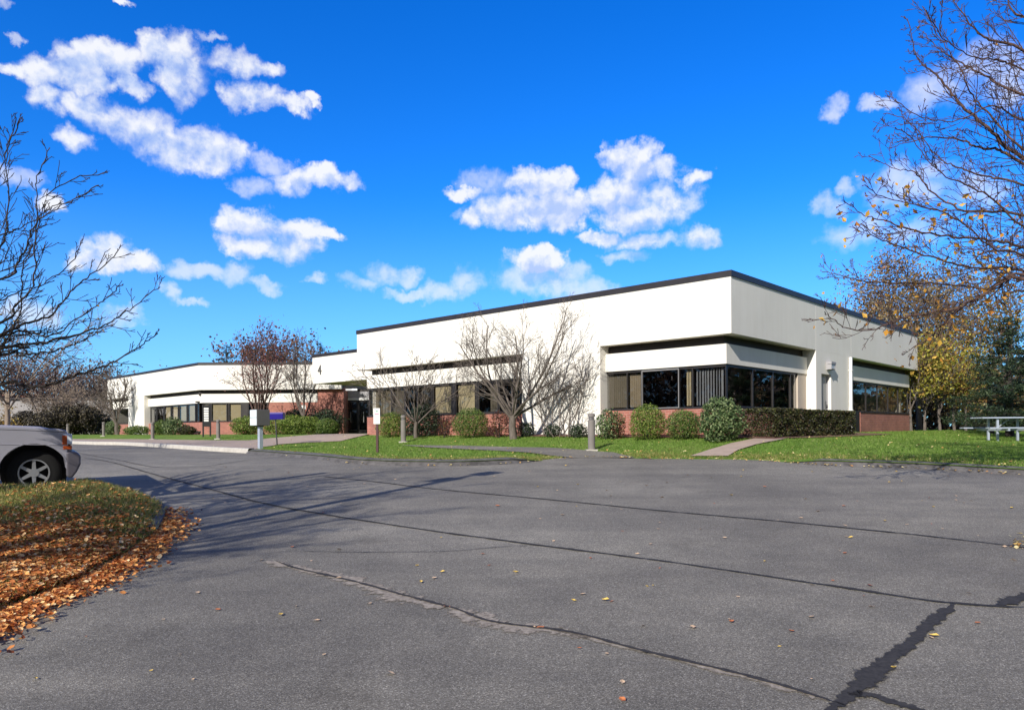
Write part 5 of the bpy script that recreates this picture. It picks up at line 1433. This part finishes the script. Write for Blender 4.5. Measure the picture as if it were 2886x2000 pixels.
while cnt < 24000:
    Y = r.uniform(3.8, 11.2); X = r.uniform(-0.74*Y - 0.3, -2.2)
    ins = inpoly(X, Y, isL); d = dpoly(X, Y, isL)
    dens = 1.0 if Y < 7.0 else (0.5 if Y < 7.8 else (0.2 if Y < 8.6 else 0.05))
    dens *= 0.55 + 0.9 * (0.5 + 0.5*noise.noise(Vector((X*1.1, Y*1.1, 5))))
    if X < -7.0 and Y > 9.4: dens *= 0.5
    if not ins:
        if d > 0.62 or X > -2.3 or Y > 10.2: continue
        dens = 1.0 * math.exp(-(d/0.24)**2) * (1.0 if Y < 9.3 else 0.3)
    if r.random() > dens: continue
    z = (Hi(X, Y) if ins else zlot(X, Y)) + 0.012 + r.random()*0.05*(1 if ins else 0.5)
    curl_leaf(mb, Vector((X, Y, z)), r.uniform(0.028, 0.066), r, 0.38); cnt += 1
struct(mb.build('fallen_leaves', M['litter']), 'stuff')
mb = MB(); cnt = 0
while cnt < 260:
    Y = 13.5 + 22 * r.random() ** 1.4; X = r.uniform(-0.72, 0.73) * Y
    if not inpoly(X, Y, lawnP) or inpoly(X, Y, wkL): continue
    q = Vector((X, Y)) - C
    if q.dot(dL) > -0.1 and q.dot(dR) > -0.3: continue
    curl_leaf(mb, Vector((X, Y, H(X, Y) + 0.05)), r.uniform(0.04, 0.07), r, 0.5); cnt += 1
# drifts along the kerb
kk = Ksm[iw:]
for i in range(520):
    j = min(len(kk)-2, int(len(kk) * r.random() ** 0.55)); p = kk[j].lerp(kk[j+1], r.random())
    d = (kk[j+1] - kk[j]).normalized(); nn = Vector((-d.y, d.x))
    q = p + nn * (-abs(r.gauss(0, 0.10)) - 0.04 if r.random() < 0.7 else r.uniform(0.05, 0.8))
    if q.x < 2 and r.random() < 0.6: continue
    inside = inpoly(q.x, q.y, lawnP)
    curl_leaf(mb, Vector((q.x, q.y, (max(H(q.x, q.y), zlot(q.x, q.y) + 0.13) + 0.03) if inside else zlot(q.x, q.y) + 0.02 + 0.02*r.random())), r.uniform(0.04, 0.07), r, 0.4)
for i in range(28):   # patch at the right edge of the lot
    p = G(2880 + r.gauss(0, 26), 1530 + r.gauss(0, 10), zlot)
    curl_leaf(mb, Vector((p.x, p.y, zlot(p.x, p.y) + 0.015)), r.uniform(0.04, 0.07), r, 0.4)
struct(mb.build('fallen_leaves', M['litter_pale']), 'stuff')

# single leaves lying on the open asphalt
shapes = []
M['leaf_y'] = simple('yellow_leaf', (0.72, 0.50, 0.12), 0.6, var=0.2, scale=20)
M['leaf_t'] = simple('tan_leaf', (0.60, 0.42, 0.26), 0.7, var=0.25, scale=20)
M['leaf_o'] = simple('rust_leaf', (0.50, 0.17, 0.06), 0.7, var=0.3, scale=20)
kinds = [('leaf_y', 'single yellow autumn leaf lying on grey asphalt'), ('leaf_t', 'single dry tan leaf lying on grey asphalt'), ('leaf_o', 'single curled rust brown leaf lying on grey asphalt')]
for ki in range(3):
    for s in range(2):
        mb = MB(); curl_leaf(mb, Vector((0, 0, 0.002)), 0.09, random.Random(200 + ki*7 + s), 0.15)
        shapes.append((mb, ki))
fixed = [(80,1528),(340,1510),(405,1472),(434,1529),(490,1372),(193,1432),(631,1384),(712,1396),(729,1473),(880,1515),(762,1300),(832,1358),(938,1273),(1005,1365),(995,1287),(1200,1411),(1245,1217),(1328,1256),(1365,1471),(1303,1458),(1376,1353),(1290,1352),(1446,1408),(1469,1318),(1484,1278),(1558,1411),(1640,1393),(1825,1528),(1960,1365),(1943,1341),(1825,1388),(1780,1420),(1575,1190),(1630,1210),(1400,1195),(1750,1170),(1900,1244),(1990,1172),(2040,1180),(2120,1190),(2200,1205),(1100,1272),(1160,1288),(700,1262),(1480,1190),(1840,1150),(2090,1120),(2150,1125),(2000,1085),(1300,1090),(1500,1085),(1720,1095),(2260,1230),(2280,1260),(2180,1335),(2110,1338),(2095,1435),(1400,1535),(1400,1575),(2010,1503)]
spots = [(G(u*s_, v*s_, zlot)) for u, v in fixed]
while len(spots) < 170:
    Y = 4.2 + 12 * r.random(); X = r.uniform(-0.6, 0.72) * Y
    if inpoly(X, Y, lawnP) or inpoly(X, Y, isL): continue
    if X < 0 and r.random() < 0.45: continue
    spots.append(Vector((X, Y, zlot(X, Y))))
protos = []
for mb, ki in shapes:
    o = mb.build('fallen_leaf', M[kinds[ki][0]]); tag(o, kinds[ki][1], 'leaf', kinds[ki][1].replace('single', 'scattered').replace(' leaf ', ' leaves ')); protos.append(o)
for i, p in enumerate(spots):
    k = R.choice((0, 1, 2, 3, 2, 3, 2, 3, 4, 5))
    o = protos[i] if i < 6 else protos[k].copy()
    if i >= 6: col.objects.link(o)
    s = R.choice((0.3, 0.4, 0.5, 0.55, 0.65, 0.7)) * (1.15 if p.y > 9 else 1.0)
    o.location = (p.x, p.y, p.z + 0.006); o.rotation_euler = (R.uniform(-.1, .1), R.uniform(-.1, .1), R.uniform(0, 6.28)); o.scale = (s, s*R.uniform(0.8, 1.2), s)

# ------------------------------------------------------------------ sky, clouds, sun, camera
EL, hx_, hy_ = 29.0, -0.478, -0.878
world = bpy.data.worlds.new('World'); scene.world = world; world.use_nodes = True
nt = world.node_tree; bg = nt.nodes['Background']; lk = nt.links.new
sky = nt.nodes.new('ShaderNodeTexSky'); sky.sky_type = 'NISHITA'; sky.sun_disc = False
sky.sun_elevation = rad(EL); sky.sun_rotation = math.atan2(hx_, hy_) % (2*math.pi)
sky.altitude = 50; sky.air_density = 1.0; sky.dust_density = 0.35; sky.ozone_density = 2.0
tc = nt.nodes.new('ShaderNodeTexCoord')
sx = nt.nodes.new('ShaderNodeSeparateXYZ'); lk(tc.outputs['Generated'], sx.inputs[0])
def MA(op, a, b=None, c=None, clamp=False):
    n = nt.nodes.new('ShaderNodeMath'); n.operation = op; n.use_clamp = clamp
    for i, x in enumerate((a, b, c)):
        if x is None: continue
        if isinstance(x, (int, float)): n.inputs[i].default_value = x
        else: lk(x, n.inputs[i])
    return n.outputs[0]
def VA(op, a, b=None, c=None, out=0):
    n = nt.nodes.new('ShaderNodeVectorMath'); n.operation = op
    for i, x in enumerate((a, b, c)):
        if x is None: continue
        if isinstance(x, tuple): n.inputs[i].default_value = x
        else: lk(x, n.inputs[i])
    return n.outputs[out]
az = MA('ARCTAN2', sx.outputs[0], sx.outputs[1]); el = MA('ARCSINE', sx.outputs[2])
cb = nt.nodes.new('ShaderNodeCombineXYZ'); lk(az, cb.inputs[0]); lk(el, cb.inputs[1])
P0 = cb.outputs[0]
def wn(vec, scale, detail, rough, color=False):
    n = N(nt, 'ShaderNodeTexNoise', Scale=scale, Detail=detail, Roughness=rough); n.noise_dimensions = '2D'
    lk(vec, n.inputs['Vector']); return n.outputs['Color' if color else 'Fac']
warp = VA('SUBTRACT', wn(P0, 20, 6, 0.6, True), (0.5, 0.5, 0.5))
Pw = VA('MULTIPLY_ADD', warp, (0.06, 0.042, 0.0), P0)
CL = [(56,195,42,26),(125,207,85,48),(207,165,70,50),(326,165,80,52),(250,230,95,38),(489,145,82,58),(533,190,72,62),(500,235,50,52),(664,175,75,35),(740,195,60,22),(138,290,62,40),(376,250,50,24),
(670,270,36,42),(733,275,60,32),(820,300,62,22),(883,285,26,15),(263,313,72,36),(350,350,85,52),(426,382,95,60),(500,425,72,52),(583,426,88,58),(658,432,50,36),(194,395,52,34),
(764,464,60,25),(708,526,46,26),(833,514,66,33),(915,507,78,32),(695,627,78,42),(777,652,92,40),(865,652,60,26),(927,658,36,16),(708,695,76,32),(815,695,76,36),
(313,714,82,42),(388,727,66,28),(250,740,60,30),(564,758,70,25),(658,770,60,28),(752,799,46,16),(476,833,36,32),(551,865,56,10),(890,783,32,13),(1028,796,62,20),(1096,771,56,30),(1147,780,40,24),
(1159,833,70,15),(1247,821,52,30),(1310,790,52,44),(345,896,62,26),(80,880,72,36),(30,490,72,26),(125,570,52,26),(338,8,42,12),(583,94,36,12),(8,10,20,17),(38,105,22,12),
(1369,519,72,34),(1307,541,56,17),(1507,519,82,44),(1426,594,112,46),(1338,613,32,32),(1576,588,112,56),(1777,444,72,46),(1820,482,92,36),(1758,551,112,58),(1870,563,92,52),(1789,607,122,36),(1701,670,68,18),(1820,676,102,23),(1971,663,56,38),(1965,500,32,23),
(1513,732,66,36),(1488,782,92,40),(1607,764,60,26),(1645,820,92,32),(1777,720,62,16),(1576,800,82,36),
(2351,306,30,30),(2476,296,56,19),(2637,250,92,62),(2787,165,102,62),(2837,230,82,62),(2512,501,72,42),(2612,481,82,32),(2562,541,112,46),(2401,526,26,22),(2341,576,36,32),(2371,667,66,36),(2461,642,72,42),(2737,541,92,46),(2587,652,102,32),
(-250,300,160,60),(-500,600,220,80),(3200,350,180,70),(3400,620,200,60)]
def azel(u, v):
    d = ray(u, v); return math.atan2(d.x, d.y), math.atan2(d.z, math.hypot(d.x, d.y))
THIN = set(range(36, 51)) | {23, 24} | set(range(53, 57)) | set(range(72, 78)) | set(range(78, 92))
def field(P, keys):
    acc = None
    for k in keys:
        u, v, ru, rv = CL[k]
        a, e = azel(u, v); a2, _ = azel(u + ru, v); _, e2 = azel(u, v - rv)
        ia, ie = 1/(a2 - a)/1.19, 1/(e2 - e)/1.19
        q = VA('MULTIPLY_ADD', P, (ia, ie, 0), (-a*ia, -e*ie, 0))
        d2 = VA('DOT_PRODUCT', q, q, out=1)
        acc = d2 if acc is None else MA('SMOOTH_MIN', acc, d2, 0.3)
    return MA('SUBTRACT', 1.0, acc)
KD = [k for k in range(len(CL)) if k not in THIN]; KT = [k for k in range(len(CL)) if k in THIN]
nA = wn(P0, 34, 8, 0.55)
Psh = VA('ADD', P0, (-0.007, 0.012, 0.0))
nB = wn(Psh, 34, 6, 0.55)
def puff(vec):
    n = nt.nodes.new('ShaderNodeTexVoronoi'); n.voronoi_dimensions = '2D'; n.feature = 'F1'; n.normalize = True
    n.inputs['Scale'].default_value = 34; n.inputs['Detail'].default_value = 3; n.inputs['Roughness'].default_value = 0.5
    lk(vec, n.inputs['Vector']); return n.outputs['Distance']
vA = puff(Pw); vB = puff(VA('ADD', Pw, (-0.005, 0.010, 0.0)))
noise_ = MA('ADD', MA('MULTIPLY', MA('SUBTRACT', 0.40, vA), 1.25), MA('MULTIPLY', MA('SUBTRACT', nA, 0.5), 1.5))
soft = MA('MULTIPLY', MA('SUBTRACT', wn(P0, 7, 3, 0.5), 0.35), 2.2)
def layer(keys, lo, hi, top):
    F = field(Pw, keys)
    d = MA('ADD', F, noise_)
    m = nt.nodes.new('ShaderNodeMapRange'); m.interpolation_type = 'SMOOTHSTEP'; lk(d, m.inputs[0])
    m.inputs[1].default_value = lo; lk(MA('ADD', hi, soft), m.inputs[2]); m.inputs[3].default_value = 0; m.inputs[4].default_value = top
    return m.outputs[0]
mask = MA('MAXIMUM', layer(KD, -0.16, 0.85, 0.93), layer(KT, -0.25, 1.25, 0.60))
F1 = field(VA('ADD', Pw, (-0.002, 0.015, 0.0)), KD)
big = wn(P0, 11, 4, 0.5)
lit = MA('ADD', MA('MULTIPLY', MA('SUBTRACT', nA, nB), 1.5), MA('MULTIPLY', MA('SUBTRACT', vB, vA), 0.9))
lit = MA('ADD', lit, MA('ADD', 0.80, MA('MULTIPLY', MA('SUBTRACT', big, 0.5), 0.9)))
lit = MA('SUBTRACT', lit, MA('MULTIPLY', MA('MAXIMUM', F1, -0.4), 0.50), None, True)
SK = {'cloud_lo': (0.52, 0.66, 1.0), 'cloud_hi': (1.02, 1.03, 1.06), 'cl': 8.4}
cc = ramp(nt, lit, [(0.10, tuple(x for x in SK['cloud_lo'])), (0.85, tuple(x for x in SK['cloud_hi']))])
ccs = VA('SCALE', cc); nt.nodes[-1].inputs['Scale'].default_value = SK['cl']
# deep clear blue away from the sun, unseen sunward haze added for neutral fill
hs = nt.nodes.new('ShaderNodeHueSaturation'); hs.inputs['Saturation'].default_value = 1.45; lk(sky.outputs[0], hs.inputs['Color'])
tint = mixc(nt, 1.0, hs.outputs[0], (0.42, 1.18, 2.0), 'MULTIPLY')
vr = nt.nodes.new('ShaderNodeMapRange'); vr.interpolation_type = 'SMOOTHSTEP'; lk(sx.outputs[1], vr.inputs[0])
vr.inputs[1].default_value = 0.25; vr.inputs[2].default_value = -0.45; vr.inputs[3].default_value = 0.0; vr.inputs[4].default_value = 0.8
tint = mixc(nt, vr.outputs[0], tint, (3.0, 2.75, 2.45))  # pale veil added behind the camera to take blue out of the fill
hz = nt.nodes.new('ShaderNodeMapRange'); hz.interpolation_type = 'SMOOTHSTEP'; lk(el, hz.inputs[0])
hz.inputs[1].default_value = 0.32; hz.inputs[2].default_value = -0.02; hz.inputs[3].default_value = 0.0; hz.inputs[4].default_value = 0.55
tint = mixc(nt, hz.outputs[0], tint, (3.0, 5.3, 9.5))
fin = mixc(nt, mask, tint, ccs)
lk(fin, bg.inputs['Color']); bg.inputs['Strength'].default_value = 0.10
world.cycles.sampling_method = 'MANUAL'; world.cycles.sample_map_resolution = 512

sl = bpy.data.lights.new('sun', 'SUN'); sl.energy = 5.0; sl.angle = rad(0.53); sl.color = (1.0, 0.95, 0.87)
so = bpy.data.objects.new('sun', sl); col.objects.link(so)
ce_, se_ = math.cos(rad(EL)), math.sin(rad(EL))
hn = math.hypot(hx_, hy_)
sd = Vector((hx_/hn*ce_, hy_/hn*ce_, se_))
so.rotation_euler = sd.to_track_quat('Z', 'Y').to_euler()
so.location = sd * 50

cam = bpy.data.cameras.new('camera'); co = bpy.data.objects.new('camera', cam); col.objects.link(co)
cam.sensor_width = 36; cam.lens = 36 * FPX / 2886; cam.shift_y = (CV - 1000) / 2886
cam.clip_start = 0.05; cam.clip_end = 8000
Rv = Vector((cr, 0, -sr)); Uv = Vector((sr, 0, cr)); Fv = Vector((0, 1, 0))
mw = Matrix((Rv, Uv, -Fv)).transposed().to_4x4()
co.matrix_world = mw
scene.camera = co
scene.view_settings.view_transform = 'Standard'; scene.view_settings.look = 'None'
scene.view_settings.exposure = 0.2; scene.view_settings.gamma = 1.0
scene.cycles.max_bounces = 8; scene.cycles.transparent_max_bounces = 12
scene.cycles.caustics_reflective = False; scene.cycles.caustics_refractive = False
scene.cycles.use_denoising = True
scene.cycles.sample_clamp_indirect = 6
